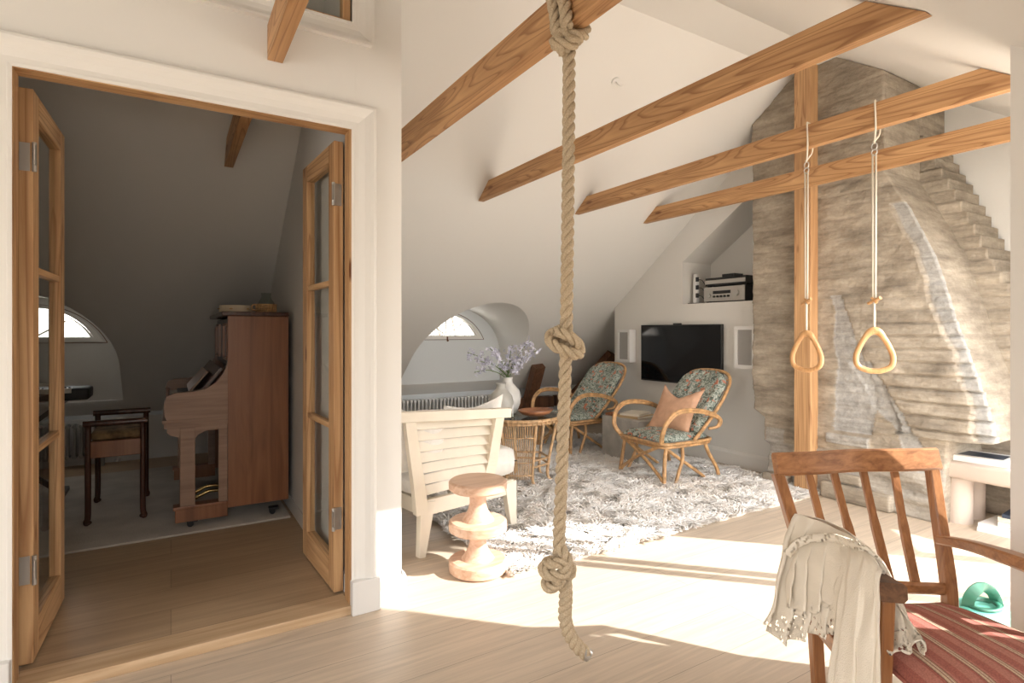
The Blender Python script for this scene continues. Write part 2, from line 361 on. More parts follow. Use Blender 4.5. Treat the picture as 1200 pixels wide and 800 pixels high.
def chimney_mat():
    m, N, L, b = newmat('old_chimney_masonry'); co = coords(N, L)
    f = noi(N, L, coords(N, L, (1, 1, 3.2)), 3.0, 6, .65); f2 = noi(N, L, co, 34, 6, .7)
    base = ramp(N, L, f, [(.30, (.27, .23, .185)), (.5, (.40, .345, .275)), (.72, (.53, .465, .38))])
    gr = ramp(N, L, f2, [(.3, (.40, .39, .37)), (.7, (.48, .47, .45))])
    at = N.new('ShaderNodeAttribute'); at.attribute_name = 'mortar'
    mx = N.new('ShaderNodeMixRGB'); L.new(at.outputs['Fac'], mx.inputs[0]); L.new(base, mx.inputs[1]); L.new(gr, mx.inputs[2])
    r2 = ramp(N, L, f2, [(.25, (.80, .80, .80)), (.75, (1.15, 1.13, 1.1))]); m2 = N.new('ShaderNodeMixRGB'); m2.blend_type = 'MULTIPLY'; m2.inputs[0].default_value = .8
    f3 = noi(N, L, coords(N, L, (1, 1.2, 9)), 2.2, 5, .7); r3 = ramp(N, L, f3, [(.38, (.70, .69, .68)), (.55, (1.02, 1.02, 1.02)), (.75, (1.08, 1.08, 1.08))])
    m3 = N.new('ShaderNodeMixRGB'); m3.blend_type = 'MULTIPLY'; m3.inputs[0].default_value = .7; L.new(mx.outputs[0], m3.inputs[1]); L.new(r3, m3.inputs[2]); mx = m3
    L.new(mx.outputs[0], m2.inputs[1]); L.new(r2, m2.inputs[2]); L.new(m2.outputs[0], b.inputs['Base Color'])
    b.inputs['Roughness'].default_value = .95; bump(N, L, b, f2, .7, .012); return m
M['chimney'] = chimney_mat()
# ------------------------------------------------------------ the room
YR1, YR2, ZR = 2.29, 2.62, 3.255                       # flat strip at the ridge
def zl(y): return ZR - .755*(y-YR2)                    # far slope
def zr(y): return ZR - .69*(YR1-y)                     # near slope
XL, XG = -3.2, 5.13; YW = 2.46; KN = 6.3; YN = -1.35
XP0, XP1 = .69, .903                                   # partition between music room and living room
struct(MB().box(XL, XG, YN, 6.4, -.1, 0).build('floor', M['floor']))
struct(MB().box(XL, XP0, YW+.11, 6.35, .0, .036).build('floor_music', M['mfloor']))
def arch(xc, n=28, hw=.665, zs=.95, rise=.57, z0=.62):
    pts = [(xc-hw, z0), (xc-hw, zs)]
    for i in range(1, n): a = PI - PI*i/n; pts.append((xc+hw*math.cos(a), zs+rise*math.sin(a)))
    return pts + [(xc+hw, zs), (xc+hw, z0)]
def yl(z): return YR2 + (ZR-z)/.755
def slope_sheet(name, x0, x1, xc, mt):
    A = arch(xc)
    m = MB(); m.cdt([(x0, YR2), (x1, YR2), (x1, KN+.1), (x0, KN+.1)], [[(x, yl(z)) for x, z in A]], lambda p: (p[0], p[1], zl(p[1])))
    m.grid([[(x0, YR1 if name != 'ceiling_music' else YW, ZR), (x1, YR1 if name != 'ceiling_music' else YW, ZR)], [(x0, YR2, ZR), (x1, YR2, ZR)]])
    struct(m.build(name, mt))
    t = MB(); t.grid([[(x, yl(z), z) for x, z in A], [(x, 6.1, z) for x, z in A]])
    struct(t.build('wall_dormer_sides', mt, smooth=True, ang=40))
XCL, XCM = 2.865, -1.03
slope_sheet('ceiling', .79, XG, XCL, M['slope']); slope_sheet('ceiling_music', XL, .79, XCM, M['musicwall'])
# near slope, with an unseen roof opening added for fill light, and the dormer over the terrace door
m = MB(); hx = [(-1.0, -.9), (.3, -.9), (.3, -.3), (-1.0, -.3)]
m.cdt([(XL, YN-.05), (2.48, YN-.05), (2.48, .70), (XG, .70), (XG, YR1), (XL, YR1)], [hx], lambda p: (p[0], p[1], zr(p[1])))
m.grid([[(XL, YR1, ZR), (.79, YR1, ZR)], [(XL, YW+.02, ZR), (.79, YW+.02, ZR)]])
struct(m.build('ceiling_near', M['slope']))
# window wall in each dormer
def segarch(xc, hw, rise, z0, n=20):
    R = (hw*hw+rise*rise)/(2*rise); a0 = math.asin(hw/R)
    return [(xc + R*math.sin(-a0+2*a0*i/n), z0 + rise - R + R*math.cos(-a0+2*a0*i/n)) for i in range(n+1)]
def dormer_window(nm, xc, xw, mt):
    hole = segarch(xw, .47, .295, 1.14)
    m = MB(); m.cdt(arch(xc), [hole], lambda p: (p[0], 6.1, p[1])); struct(m.build('wall_dormer', mt))
    wf = MB()
    for (hw, r, z0, wd, y0, dp) in ((.47, .295, 1.14, .045, 6.085, .06), (.405, .25, 1.165, .02, 6.10, .05)):
        o = segarch(xw, hw, r, z0); i_ = segarch(xw, hw-wd*1.5, r-wd, z0+wd*.8)
        wf.grid([[(a, y0, b) for a, b in o+[o[0]]], [(a, y0, b) for a, b in i_+[i_[0]]]])
        wf.grid([[(a, y0+dp, b) for a, b in o+[o[0]]], [(a, y0, b) for a, b in o+[o[0]]]])
        wf.grid([[(a, y0+dp, b) for a, b in i_+[i_[0]]], [(a, y0, b) for a, b in i_+[i_[0]]]])
    W = struct(wf.build(nm, M['trim']))
    mu = MB()
    for a in (-50, 0, 50):
        r = math.radians(a); mu.bar((xw+.02*math.sin(r), 6.125, 1.19), (xw+(.22 if a == 0 else .27)*math.sin(r), 6.125, 1.18+.215*math.cos(r)), .014, .02, up=(0, 1, 0))
    mu.build('glazing_bar', M['trim'], W)
    g = MB(); pl = segarch(xw, .405, .25, 1.165); g.add([(a, 6.13, b) for a, b in pl], [tuple(range(len(pl)))]); g.build('window_glass', M['pane'], W)
    h = MB(); h.bar((xw, 6.075, 1.165), (xw, 6.075, 1.125), .012, .012); h.ball((xw, 6.065, 1.12), .014, 1); h.build('window_catch', M['oldwood'], W)
    ln = MB(); so = segarch(xw, .50, .325, 1.13); ln.tube([(a, 6.097, b) for a, b in so], .004, 4); ln.tube([(xw-.50, 6.097, 1.13), (xw+.50, 6.097, 1.13)], .004, 4)
    ln.build('window_joint', M['oldwood'], W)
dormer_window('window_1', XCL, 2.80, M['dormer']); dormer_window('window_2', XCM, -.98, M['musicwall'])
# partition block, door wall
def yz_wall(name, x, outer, holes, mt): return struct(MB().cdt(outer, holes, lambda p: (x, p[0], p[1])).build(name, mt))
prof = [(YW, 0), (KN, 0), (KN, zl(KN)), (YR2, ZR), (YW, ZR)]
struct(MB().prism(prof, XP0+.001, XP1, 'x').build('wall_partition', M['wall']))
DX0, DX1, DZ = -.466, .682, 2.125; WX0, WX1, WZ0, WZ1 = -.445, .672, 2.575, 3.1
m = MB()
m.box(XL, DX0, YW, YW+.12, 0, ZR); m.box(DX1, XP0+.002, YW, YW+.12, 0, ZR); m.box(DX0, DX1, YW, YW+.12, DZ, WZ0); m.box(DX0, DX1, YW, YW+.12, WZ1, ZR)
struct(m.build('wall_door', M['wall']))
struct(MB().box(XL, XG, KN, KN+.05, 0, .62).build('wall_eave', M['dormer']))
struct(MB().box(XL, XP0, KN-.03, KN-.001, .036, .44).build('wall_music_eave', M['musicwall']))
struct(MB().box(XP0-.012, XP0-.002, YW+.13, KN-.03, .036, .12).build('baseboard_music', M['base']))
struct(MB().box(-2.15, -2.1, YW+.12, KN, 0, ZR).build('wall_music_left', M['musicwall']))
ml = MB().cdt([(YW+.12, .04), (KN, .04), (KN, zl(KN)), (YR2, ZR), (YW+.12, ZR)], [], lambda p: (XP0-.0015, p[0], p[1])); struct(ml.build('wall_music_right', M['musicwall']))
# hall end wall with an unseen window opening added for fill light, low wall behind the standpoint, gable
yz_wall('wall_left', XL, [(YN, 0), (KN, 0), (KN, zl(KN)), (YR2, ZR), (YR1, ZR), (YN, zr(YN))], [[(-.7, .35), (1.2, .35), (1.2, 2.2), (.5, 1.85), (-.7, 1.05)]], M['wall'])
struct(MB().box(XL, 2.6, YN-.05, YN, 0, .95).build('wall_near', M['wall']))
yz_wall('wall_gable', XG, [(.60, 0), (KN, 0), (KN, zl(KN)), (YR2, ZR), (YR1, ZR), (.60, zr(.6))], [], M['slope'])
# terrace door wall
YD = .76
m = MB(); m.box(2.38, XG, YD-.14, YD-.03, 2.11, 2.25); m.cdt([(4.30, 0), (XG, 0), (XG, 2.11), (4.30, 2.11)], [[(5.1, 1.12), (4.42, .80), (4.42, .44)]], lambda p: (p[0], YD-.14, p[1]))  # triangular hole, out of view, shaped to throw a sun wedge on the floor
struct(m.build('wall_terrace', M['wall']))
m = MB()
for x0, x1 in ((3.46, 3.545), (3.583, 3.67)): m.box(x0, x1, YD-.10, YD-.085, .0, 2.11, .003)
m.box(2.50, 3.46, YD-.10, YD-.085, 2.095, 2.11); m.box(3.67, 4.30, YD-.10, YD-.085, 2.095, 2.11)
struct(m.build('door_3', M['trim']))
m = MB(); m.box(2.38, 2.475, .24, .73, 0, 2.11); m.box(2.38, 2.44, YN-.05, .05, 0, 1.70); m.box(2.38, 2.44, .05, .24, 0, .25); m.box(2.38, 2.44, .05, .24, 1.42, 1.70)
struct(m.build('wall_pillar', M['wall']))
# TV wall with its niche
TX = 4.41; NZ = 1.503
m = MB(); m.cdt([(2.2, 0), (4.95, 0), (4.95, zl(4.95)), (2.9, zl(2.9)), (2.2, ZR-.02)], [[(2.6, NZ), (3.937, NZ), (3.937, 1.927), (3.245, 2.394), (2.6, 2.83)]], lambda p: (TX, p[0], p[1]))
m.add([(TX, 4.95, 0), (XG, 4.95, 0), (XG, 4.95, zl(4.95)), (TX, 4.95, zl(4.95))], [(0, 1, 2, 3)])
nb = TX+.42
m.add([(TX, 3.937, NZ), (nb, 3.937, NZ), (nb, 3.937, 1.927), (TX, 3.937, 1.927)], [(0, 1, 2, 3)])
m.add([(TX, 3.937, 1.927), (nb, 3.937, 1.927), (nb, 2.6, 2.83), (TX, 2.6, 2.83)], [(0, 1, 2, 3)])
m.add([(TX, 3.937, NZ), (nb, 3.937, NZ), (nb, 2.6, NZ), (TX, 2.6, NZ)], [(0, 1, 2, 3)])
m.add([(nb, 3.937, NZ), (nb, 2.6, NZ), (nb, 2.6, 2.83), (nb, 3.937, 1.927)], [(0, 1, 2, 3)])
struct(m.build('wall_tv', M['tvwall']))
bp = [(0, 0), (.018, 0), (.018, .11), (.012, .125), (.006, .135), (0, .14)]
m = MB(); m.prism([(TX-a, b) for a, b in bp], 2.62, 4.95, 'y'); struct(m.build('baseboard_tv', M['trim']))
m = MB(); m.prism([(YW-a, b) for a, b in bp], .793, XP1, 'x'); m.prism([(XP1+a, b) for a, b in bp], YW-.018, KN, 'y'); struct(m.build('baseboard_door', M['base']))
# door casing: a moulded cove sweeping round the opening
def casing(name, x0, x1, z0, z1, full, wd=.105):
    pr = [(-.0, 0), (-.002, .012), (.010, .014), (.012, .009), (.03, .010), (.055, .018), (.075, .030), (.09, .036), (wd-.006, .034), (wd, .024), (wd, 0)]
    m = MB(); loops = []
    for o, d in pr:
        pts = [(x0-o, z0-(o if full else 0)), (x0-o, z1+o), (x1+o, z1+o), (x1+o, z0-(o if full else 0))]
        loops.append([(x, YW-d, z) for x, z in pts] + ([(pts[0][0], YW-d, pts[0][1])] if full else []))
    m.grid(loops); return struct(m.build(name, M['trim']))
casing('trim_1', -.452, .674, .04, 2.112, False); casing('trim_2', WX0-.005, WX1+.005, WZ0, WZ1, True, .085)
m = MB(); m.box(.668, .792, YW-.042, YW-.0, 0, .145, .004); m.box(-.575, -.452, YW-.042, YW, 0, .145, .004); struct(m.build('trim_3', M['base']))
# pine door lining and oak threshold
m = MB(); m.box(-.465, .681, YW-.005, YW+.07, 2.108, 2.124); struct(m.build('trim_4', M['pine_x']))
m = MB(); m.box(.664, .681, YW-.005, YW+.07, .036, 2.108); m.box(-.465, -.448, YW-.005, YW+.07, .036, 2.108); struct(m.build('trim_5', M['pine_z']))
m = MB(); m.box(-.452, .668, YW-.02, YW+.115, 0, .040, .003); struct(m.build('trim_6', M['oakstep']))
# interior window over the doors
m = MB(); m.box(WX0, WX1, YW+.01, YW+.07, WZ0, WZ0+.018); m.box(WX1-.03, WX1, YW+.01, YW+.07, WZ0+.018, WZ1); m.box(WX0, WX0+.03, YW+.01, YW+.07, WZ0+.018, WZ1); m.box(WX0+.03, WX1-.03, YW+.01, YW+.07, WZ1-.03, WZ1)
W = struct(m.build('window_3', M['pine_z'])); MB().box(WX0+.03, WX1-.03, YW+.035, YW+.04, WZ0+.018, WZ1-.03).build('window_glass', M['pane'], W)

# ------------------------------------------------------------ tie beams and post
def tie(x0, x1, z0, h, ya=None, yb=None, label='', n='tie_beam'):
    y0 = YR1-(ZR-z0)/.69+.004 if ya is None else ya; y1 = yl(z0)-.004 if yb is None else yb
    t0 = YR1-(ZR-z0-h)/.69+.004 if ya is None else ya; t1 = yl(z0+h)-.004 if yb is None else yb
    o = MB().prism([(y0, z0), (y1, z0), (t1, z0+h), (t0, z0+h)], x0, x1, 'x').build(n, M['beam'])
    setorg(o, (x0, 0, z0)); return tag(o, label, 'beam', 'exposed pine tie beams')
tie(1.165, 1.23, 2.285, .142, label='pine ceiling beam that the thick climbing rope is knotted around')
tie(2.08, 2.127, 2.26, .127, label='second long pine beam right of the climbing rope, clear of rope and rings')
tie(3.04, 3.087, 2.26, .125, label='pine ceiling beam carrying the two gymnastic ring cords')
tie(3.86, 3.907, 2.262, .125, label='shortest looking pine beam crossing just before the masonry chimney')
tie(.334, .392, 2.33, .14, yb=YW-.002, label='short pine beam end meeting the cream wall above the double doors')
tie(.285, .335, 2.26, .13, ya=YW+.125, label='dark looking beam on the sloping ceiling inside the music room')
p = MB(); p.box(4.1, 4.2, 2.43, 2.56, 0, ZR-.003, .004); p = p.build('timber_post', M['post']); setorg(p, (4.1, 2.43, 0)); tag(p, 'upright pine post standing against the rough chimney', 'post')
# roof timbers near the eave
t = thing('roof_strut', 'dark brown slanting roof timber beside the arched dormer, behind the flower vase', 'timber', (4.0, 6.1, 0))
m = MB(); m.bar((3.93, 5.82, .80), (4.02, 6.22, .20), .15, .10, up=(0, 1, .3)); m.build('slanting_timber', M['oldwood'], t)
m = MB(); m.box(3.72, 4.38, 6.12, 6.25, .22, .36); m.build('sole_plate', M['oldwood'], t)
t = thing('roof_strut', 'dark brown slanting roof timber behind the farther rattan armchair', 'timber', (4.7, 6.0, 0))
m = MB(); m.bar((4.95, 5.6, .93), (4.62, 6.2, .2), .13, .10, up=(0, 1, .3)); m.build('slanting_timber', M['oldwood'], t)
m = MB(); m.box(4.45, 5.1, 6.1, 6.25, .22, .36); m.build('sole_plate', M['oldwood'], t)

# ------------------------------------------------------------ the chimney
def pl_lookup(tab, z):
    for (z0, y0), (z1, y1) in zip(tab, tab[1:]):
        if z0 <= z <= z1: return y0 + (y1-y0)*(z-z0)/(z1-z0)
    return tab[0][1] if z < tab[0][0] else tab[-1][1]
LEFT = [(0, 2.84), (.30, 2.84), (.34, 2.885), (.52, 2.89), (.58, 2.98), (.80, 3.0), (4, 3.0)]
RIGHT = [(0, 1.62), (.53, 1.60), (.56, 1.34), (.8, 1.40), (1.2, 1.53), (1.71, 1.67), (2.05, 1.82), (2.3, 1.95), (2.34, 1.97), (4, 1.97)]
def ztop(y): return (zl(y) if y > YR2 else zr(y) if y < YR1 else ZR) - .004
def masonry(front, left, right, nu, nv, zone, seed, depth, back, jag):
    m = MB(); rows = []; mort = []; ch = .086
    for i in range(nv+1):
        row = []; t = i/nv
        for j in range(nu+1):
            s_ = j/nu; z = t*2.3 if t < 1 else 2.3
            z = t*3.3
            cidx = math.floor(z/ch); zc = (cidx+.5)*ch
            rr = pl_lookup(right, zc if jag else z) + (.012*noise.noise(Vector((cidx*7.1, seed, 0))) if jag else 0)
            ll = pl_lookup(left, z) + .012*noise.noise(Vector((seed, z*9, 2)))
            y = ll + (rr-ll)*s_; z = min(z, ztop(y))
            d, mo = zone(y, z, cidx, (z/ch) % 1, rr)
            d += .014*noise.noise(Vector((y*4, z*4, seed))) + .011*noise.noise(Vector((y*9, z*20, seed))) + .003*noise.noise(Vector((y*40, z*60, seed)))
            if s_ == 0 or s_ == 1: d -= .012
            row.append((front-d, y, z)); mort.append(mo)
        rows.append(row)
    m.grid(rows); n0 = len(mort)
    for side in (0, -1):
        a = [r[side] for r in rows]; b = [(back, r[side][1], r[side][2]) for r in rows]
        k = 8; st = []
        for q in range(k+1):
            st.append([(x0+(back-x0)*q/k, y0 + (.010*noise.noise(Vector((q*3., math.floor(z0/ch)*5.3, seed))) if 0 < q < k else 0), z0) for x0, y0, z0 in a])
        m.grid(st); mort += [0.0]*((k+1)*len(a))
    top = rows[-1]; m.grid([top, [(back, y, z) for _, y, z in top]]); mort += [0.]*(2*len(top))
    return m, mort
def zone1(y, z, c, fz, rr):
    d = 0; mo = 0
    jit = noise.noise(Vector((c*3.7, 1.3, y*.5)))*.5+.5
    grove = max(0, 1-min(fz, 1-fz)/.13)
    # exposed courses, lower right
    lim = pl_lookup([(0, 1.9), (.6, 1.86), (.9, 2.0), (1.2, 2.12), (1.5, 2.12), (1.7, 1.95), (1.9, 1.8)], z) + .03*noise.noise(Vector((c*5., 9, 0)))
    if .54 < z < 2.25 and y < lim:
        k = min(1, max(0, (lim-y)/.12)) * min(1, max(.15, (1.75-z)/.95)) * (.6+.6*abs(noise.noise(Vector((y*2.2, c*1.9, 6))))*2); d += k*(.014*jit + .020*(1-fz)**1.5 - .022*(fz > .84))
        if z < .86: d += .03*(1-(z-.54)/.32)
    else: d -= .007*grove*max(0, noise.noise(Vector((y*2.5, c*2.7, 4)))+.35)*1.6 + .004*fz
    # grey render strips
    e = noise.noise(Vector((y*5, z*5, 3)))*.05
    a = pl_lookup([(.3, 2.30), (.6, 2.29), (1.2, 2.31), (1.5, 2.33)], z); b = pl_lookup([(.3, 2.08), (.8, 2.02), (1.1, 2.10), (1.3, 2.2), (1.5, 2.27)], z)
    if .5 < z < 1.5 and b+e < y < a+e: mo = 1; d -= .006
    if .3 < z < 1.02:
        cn = 2.14 - (1.02-z)*.62
        if abs(y-cn+e) < .07: mo = 1; d -= .01
    if y - rr < .085+e and .56 < z < 2.1: mo = max(mo, min(1, (.085+e-(y-rr))/.02)); d -= .03
    if z < .34: d += .035*(.5+noise.noise(Vector((y*3, z*12, 8)))) ; mo = max(mo, .35)
    if abs(z-.44) < .035 and 2.06 < y < 2.36: d += .02; mo = .8
    if z < .5 and abs(noise.noise(Vector((y*2, math.floor(z/.11)*4., 5.)))) > .25: mo = max(mo, .6)
    return d, max(0, min(1, mo))
def zone2(y, z, c, fz, rr):
    grove = max(0, 1-min(fz, 1-fz)/.15); jit = noise.noise(Vector((c*3.7, 4.3, y*2)))
    return .012*jit - .012*grove, 0
stack = thing('chimney', 'rough bare masonry chimney widening in steps towards the floor', 'chimney', (4.6, 2.4, 0)); stack['kind'] = 'structure'
m, mo = masonry(4.2, LEFT, RIGHT, 150, 420, zone1, 1.7, 0, 5.12, False)
o = m.build('chimney_front', M['chimney'], stack, smooth=True); at = o.data.attributes.new('mortar', 'FLOAT', 'POINT'); at.data.foreach_set('value', mo[:len(o.data.vertices)])
R2 = [(0, 1.05), (.6, 1.08), (1.2, 1.32), (1.77, 1.57), (2.3, 1.80), (2.67, 1.97), (4, 1.97)]
m, mo = masonry(4.72, [(0, 2.0), (4, 2.0)], R2, 60, 400, zone2, 5.1, 0, 5.12, True)
o = m.build('chimney_shoulder', M['chimney'], stack, smooth=True); at = o.data.attributes.new('mortar', 'FLOAT', 'POINT'); at.data.foreach_set('value', mo[:len(o.data.vertices)])
m = MB(); m.box(4.1, 4.2, 2.63, 2.84, 0, .09, .02); m.box(4.13, 4.2, 1.9, 2.38, 0, .12, .02); m.box(4.15, 4.2, 2.1, 2.34, .13, .2, .015); m.build('chimney_footing', M['chimney'], stack)
# bare trees beyond the dormer windows
def bare_tree(x, y, zb, label, seed):
    rnd = random.Random(seed); t = thing('bare_tree', label, 'tree', (x, y, zb))
    mt = M['bark']; tr = MB(); br = MB()
    def grow(p, d, l, r, lev):
        pts = [p]; q = p.copy(); dd = d.copy()
        for k in range(4):
            dd = (dd + Vector([rnd.gauss(0, .16) for _ in range(3)])).normalized(); q = q + dd*l/4; pts.append(q.copy())
        (tr if lev == 0 else br).tube(pts, r, 5, r2=r*.6)
        if lev < 4:
            for k in range(5 if lev else 9):
                f = rnd.uniform(.35, 1) if lev else rnd.uniform(.25, 1); b = pts[min(4, int(f*4))]
                nd = (dd*.6 + Vector([rnd.gauss(0, .8), rnd.gauss(0, .5), rnd.gauss(.25, .5)])).normalized(); grow(b, nd, l*rnd.uniform(.42, .62), r*.5, lev+1)
    grow(Vector((x, y, zb)), Vector((0, 0, 1)), 3.4, .10, 0)
    tr.build('trunk', mt, t, smooth=True); br.build('branches', mt, t, smooth=True)
M['bark'] = plain('tree_bark', (.22, .17, .13), .9)
bare_tree(3.6, 10.5, -1.2, 'bare tree outside the living room dormer window', 4); bare_tree(-2.4, 10.5, -1.2, 'bare tree outside the music room dormer window', 9)
# ------------------------------------------------------------ double glazed doors of the music room
def door_leaf(hx, hy, ex, ey, label, hinge_side):
    L_ = math.hypot(ex-hx, ey-hy); rz = math.atan2(ey-hy, ex-hx); z0 = .045; z1 = 2.095
    t = thing('glazed_door', label, 'door', (hx, hy, 0), rz, 'double doors to the music room'); th = .021
    def bx(x0, x1, a, b, nm, mt, par=None, y=th, bev=.003):
        return MB().box(x0, x1, -y, y, a, b, bev).build(nm, mt, par or t, world=False)
    s_ = .085
    bx(0, s_, z0, z1, 'stile', M['pine_z']); bx(L_-s_, L_, z0, z1, 'stile', M['pine_z'])
    bx(s_, L_-s_, z0, z0+.135, 'bottom_rail', M['pine_x']); bx(s_, L_-s_, z1-.085, z1, 'top_rail', M['pine_x'])
    g0, g1 = z0+.135, z1-.085; zs = [.79, 1.455]
    for z in zs: bx(s_, L_-s_, z-.013, z+.013, 'glazing_bar', M['pine_x'], y=.017)
    lims = [g0] + zs + [g1]
    for k in range(3): MB().box(s_, L_-s_, -.002, .002, lims[k]+(.013 if k else 0), lims[k+1]-(.013 if k < 2 else 0)).build('glass_pane', M['pane'], t, world=False)
    for z in (.33, 1.80):
        h = MB(); sg = 1 if hinge_side else -1
        h.box(-.0035, .0, -.012, .018, z, z+.10, .001); h.tube([(-.008, sg*-.026, z-.002), (-.008, sg*-.026, z+.102)], .0075, 10); h.box(-.03, -.008, sg*-.030-.002, sg*-.030+.002, z+.02, z+.09)
        h.build('hinge', M['steel'], t, world=False)
    return t
door_leaf(.652, 2.590, .624, 3.150, 'right pine glazed door leaf standing open beside the piano', 0)
door_leaf(-.441, 2.600, -.425, 3.165, 'left pine glazed door leaf standing open into the music room', 1)

# ------------------------------------------------------------ music room
FZ = .036
def bent_rug(name, x0, x1, y0, y1, z, mt, label, cat_='rug'):
    m = MB(); m.box(x0, x1, y0, y1, z, z+.014, .005); o = m.build(name, mt, smooth=True); setorg(o, (x0, y0, z)); return tag(o, label, cat_)
bent_rug('woven_rug', -2.0, .655, 3.80, 5.75, FZ, M['rug2'], 'flat beige woven rug under the piano and its stool')
RZ = FZ+.0145
px0, px1, py0, py1 = .30, .655, 3.87, 5.08; pt = 1.345
pn = thing('upright_piano', 'reddish brown upright piano with open key lid in the music room', 'piano', (.45, 4.4, RZ))
m = MB(); m.box(px0, px1-.002, py0, py0+.032, .09+RZ, pt-.02, .002); m.build('side_panel', M['piano'], pn)
m = MB(); m.box(px0, px1-.002, py1-.032, py1, .09+RZ, 1.26, .002); m.build('side_panel', M['piano'], pn)
m = MB(); m.box(px0+.06, px1-.002, py0+.032, py1-.032, .10+RZ, pt-.03); m.build('case', M['darkwood'], pn)
lidp = MB(); lidp.box(px0-.035, px1, py0-.02, py1+.02, pt-.02, pt+.008, .006); lidp.build('top_lid', M['darkwood'], pn)
m = MB(); m.box(px0+.015, px0+.06, py0+.032, py1-.032, 1.0, pt-.03, .003); pnl = m.build('upper_panel', M['darkwood'], pn)
for ya, yb in ((py0+.12, py0+.42), (py1-.42, py1-.12)):
    m = MB()
    for y in (ya, yb): m.bar((px0+.008, y, 1.05), (px0+.008, y, pt-.07), .016, .012)
    for z in (1.05, pt-.07): m.bar((px0+.008, ya, z), (px0+.008, yb, z), .012, .016)
    m.build('panel_moulding', M['piano'], pnl)
# cheeks with the curved arm
def cheek(y0, y1):
    pts = [(px0, .70), (-.02, .70), (-.032, .73), (-.034, .80), (-.022, .845), (.02, .862), (.12, .868), (.18, .88), (.235, .915), (.275, .97), (.295, 1.02), (px0, 1.05)]
    m = MB(); m.prism([(a, b) for a, b in pts], y0, y1, 'y'); return m
cheek(py0, py0+.05).build('key_cheek', M['pianolight'], pn); cheek(py1-.05, py1).build('key_cheek', M['pianolight'], pn)
m = MB(); m.box(-.045, px0, py0-.006, py1+.006, .685, .705, .004); m.box(-.035, px0, py0, py1, .655, .685); m.box(-.02, px0+.02, py0+.05, py1-.05, .70, .745); m.build('key_bed', M['pianolight'], pn)
m = MB(); m.box(-.032, -.012, py0+.05, py1-.05, .74, .80, .004); m.build('key_slip', M['piano'], pn)
m = MB(); m.box(-.01, .13, py0+.10, py1-.10, .765, .785); wk = m.build('white_keys', M['ivory'], pn)
kb = MB(); y = py0+.125; k = 0
while y < py1-.12:
    if k % 7 not in (2, 6): MB().box(.04, .13, y+.012, y+.022, .785, .797).build('black_key', M['black'], wk)
    y += .0205; k += 1
m = MB(); m.bar((.12, (py0+py1)/2, .80), (.27, (py0+py1)/2, 1.0), py1-py0-.11, .018, up=(0, 0, 1)); m.build('fall_board', M['darkwood'], pn)
m = MB(); m.bar((.10, (py0+py1)/2-.1, .845), (.20, (py0+py1)/2-.1, .97), .55, .012); m.build('music_rest', M['pianolight'], pn)
for yy in (py0+.005, py1-.075):
    m = MB(); m.box(.045, .125, yy, yy+.07, .13+RZ, .655, .004); m.box(.25, .298, yy, yy+.03, .13+RZ, .655)
    m.prism([(-.02, .655), (-.02, .63), (.0, .612), (.035, .60), (.045, .58), (.125, .58), (.14, .605), (.18, .625), (.25, .63), (.25, .655)], yy+.004, yy+.066, 'y')
    m.build('leg', M['pianolight'], pn)
    m = MB(); m.box(.02, .30, yy-.004, yy+.074, .04+RZ, .12+RZ, .005); m.box(.01, .30, yy-.008, yy+.078, .115+RZ, .135+RZ, .004); tbk = m.build('toe_block', M['piano'], pn)
    for x in (.10, .56):
        c_ = MB(); c_.tube([(x, yy+.02, RZ+.018), (x, yy+.05, RZ+.018)], .018, 12); c_.box(x-.02, x+.04, yy+.01, yy+.06, RZ+.03, RZ+.045, .003); c_.build('castor', M['black'], tbk)
m = MB(); m.box(px0+.02, px0+.05, py0+.04, py1-.04, .12+RZ, .66); m.build('lower_panel', M['darkwood'], pn)
for dy in (-.07, .07):
    m = MB(); ym = (py0+py1)/2+dy-.12; m.tube(cat([(px0+.02, ym, .10+RZ), (.22, ym, .105+RZ), (.17, ym, .085+RZ), (.13, ym, .07+RZ)], 4), .011, 8); m.ball((.13, ym, .07+RZ), .02, 2, (1.3, 1, .5)); m.build('pedal', M['brass'], pn, smooth=True)
# things on the piano
def torus_path(c, r, n=32, z=0): return [(c[0]+r*math.cos(2*PI*i/n), c[1]+r*math.sin(2*PI*i/n), c[2]+z) for i in range(n)]
tz = pt+.0085
tb = thing('tambourine', 'round wooden tambourine lying on top of the piano', 'tambourine', (.36, 4.03, tz))
m = MB(); m.lathe([(.092, .0), (.098, .0), (.098, .042), (.092, .042), (.092, 0)], 40, (.36, 4.03, tz)); m.build('frame', M['skin'], tb, smooth=True, ang=40)
m = MB(); m.lathe([(.0, .041), (.097, .0425)], 40, (.36, 4.03, tz)); m.build('drum_skin', M['skin'], tb)
for a in range(6):
    an = a*PI/3-.9; c_ = (.36+.0985*math.cos(an), 4.03+.0985*math.sin(an), tz+.021); m = MB(); m.lathe([(0, -.006), (.014, -.003), (0, .004)], 12, c_); m.build('jingle', M['brass'], tb)
jg = thing('glass_jug', 'small clear glass jug in a woven basket sleeve on the piano', 'jug', (.535, 3.99, tz))
jc = (.535, 3.99, tz)
m = MB(); m.lathe([(0, .003), (.052, .003), (.058, .03), (.056, .055), (.036, .085), (.028, .105), (.032, .128), (.030, .128), (.026, .105), (.033, .085), (.053, .055), (.055, .03), (.05, .006), (0, .006)], 32, jc); m.build('glass_body', M['jug'], jg, smooth=True)
m = MB()
for k, z in enumerate((.004, .016, .028, .040, .050)): m.tube(torus_path((jc[0], jc[1], jc[2]+z), .061), .0042, 6, True)
for k in range(20):
    a = 2*PI*k/20; m.tube([(jc[0]+.062*math.cos(a), jc[1]+.062*math.sin(a), tz+.003), (jc[0]+.062*math.cos(a+.12), jc[1]+.062*math.sin(a+.12), tz+.054)], .003, 5)
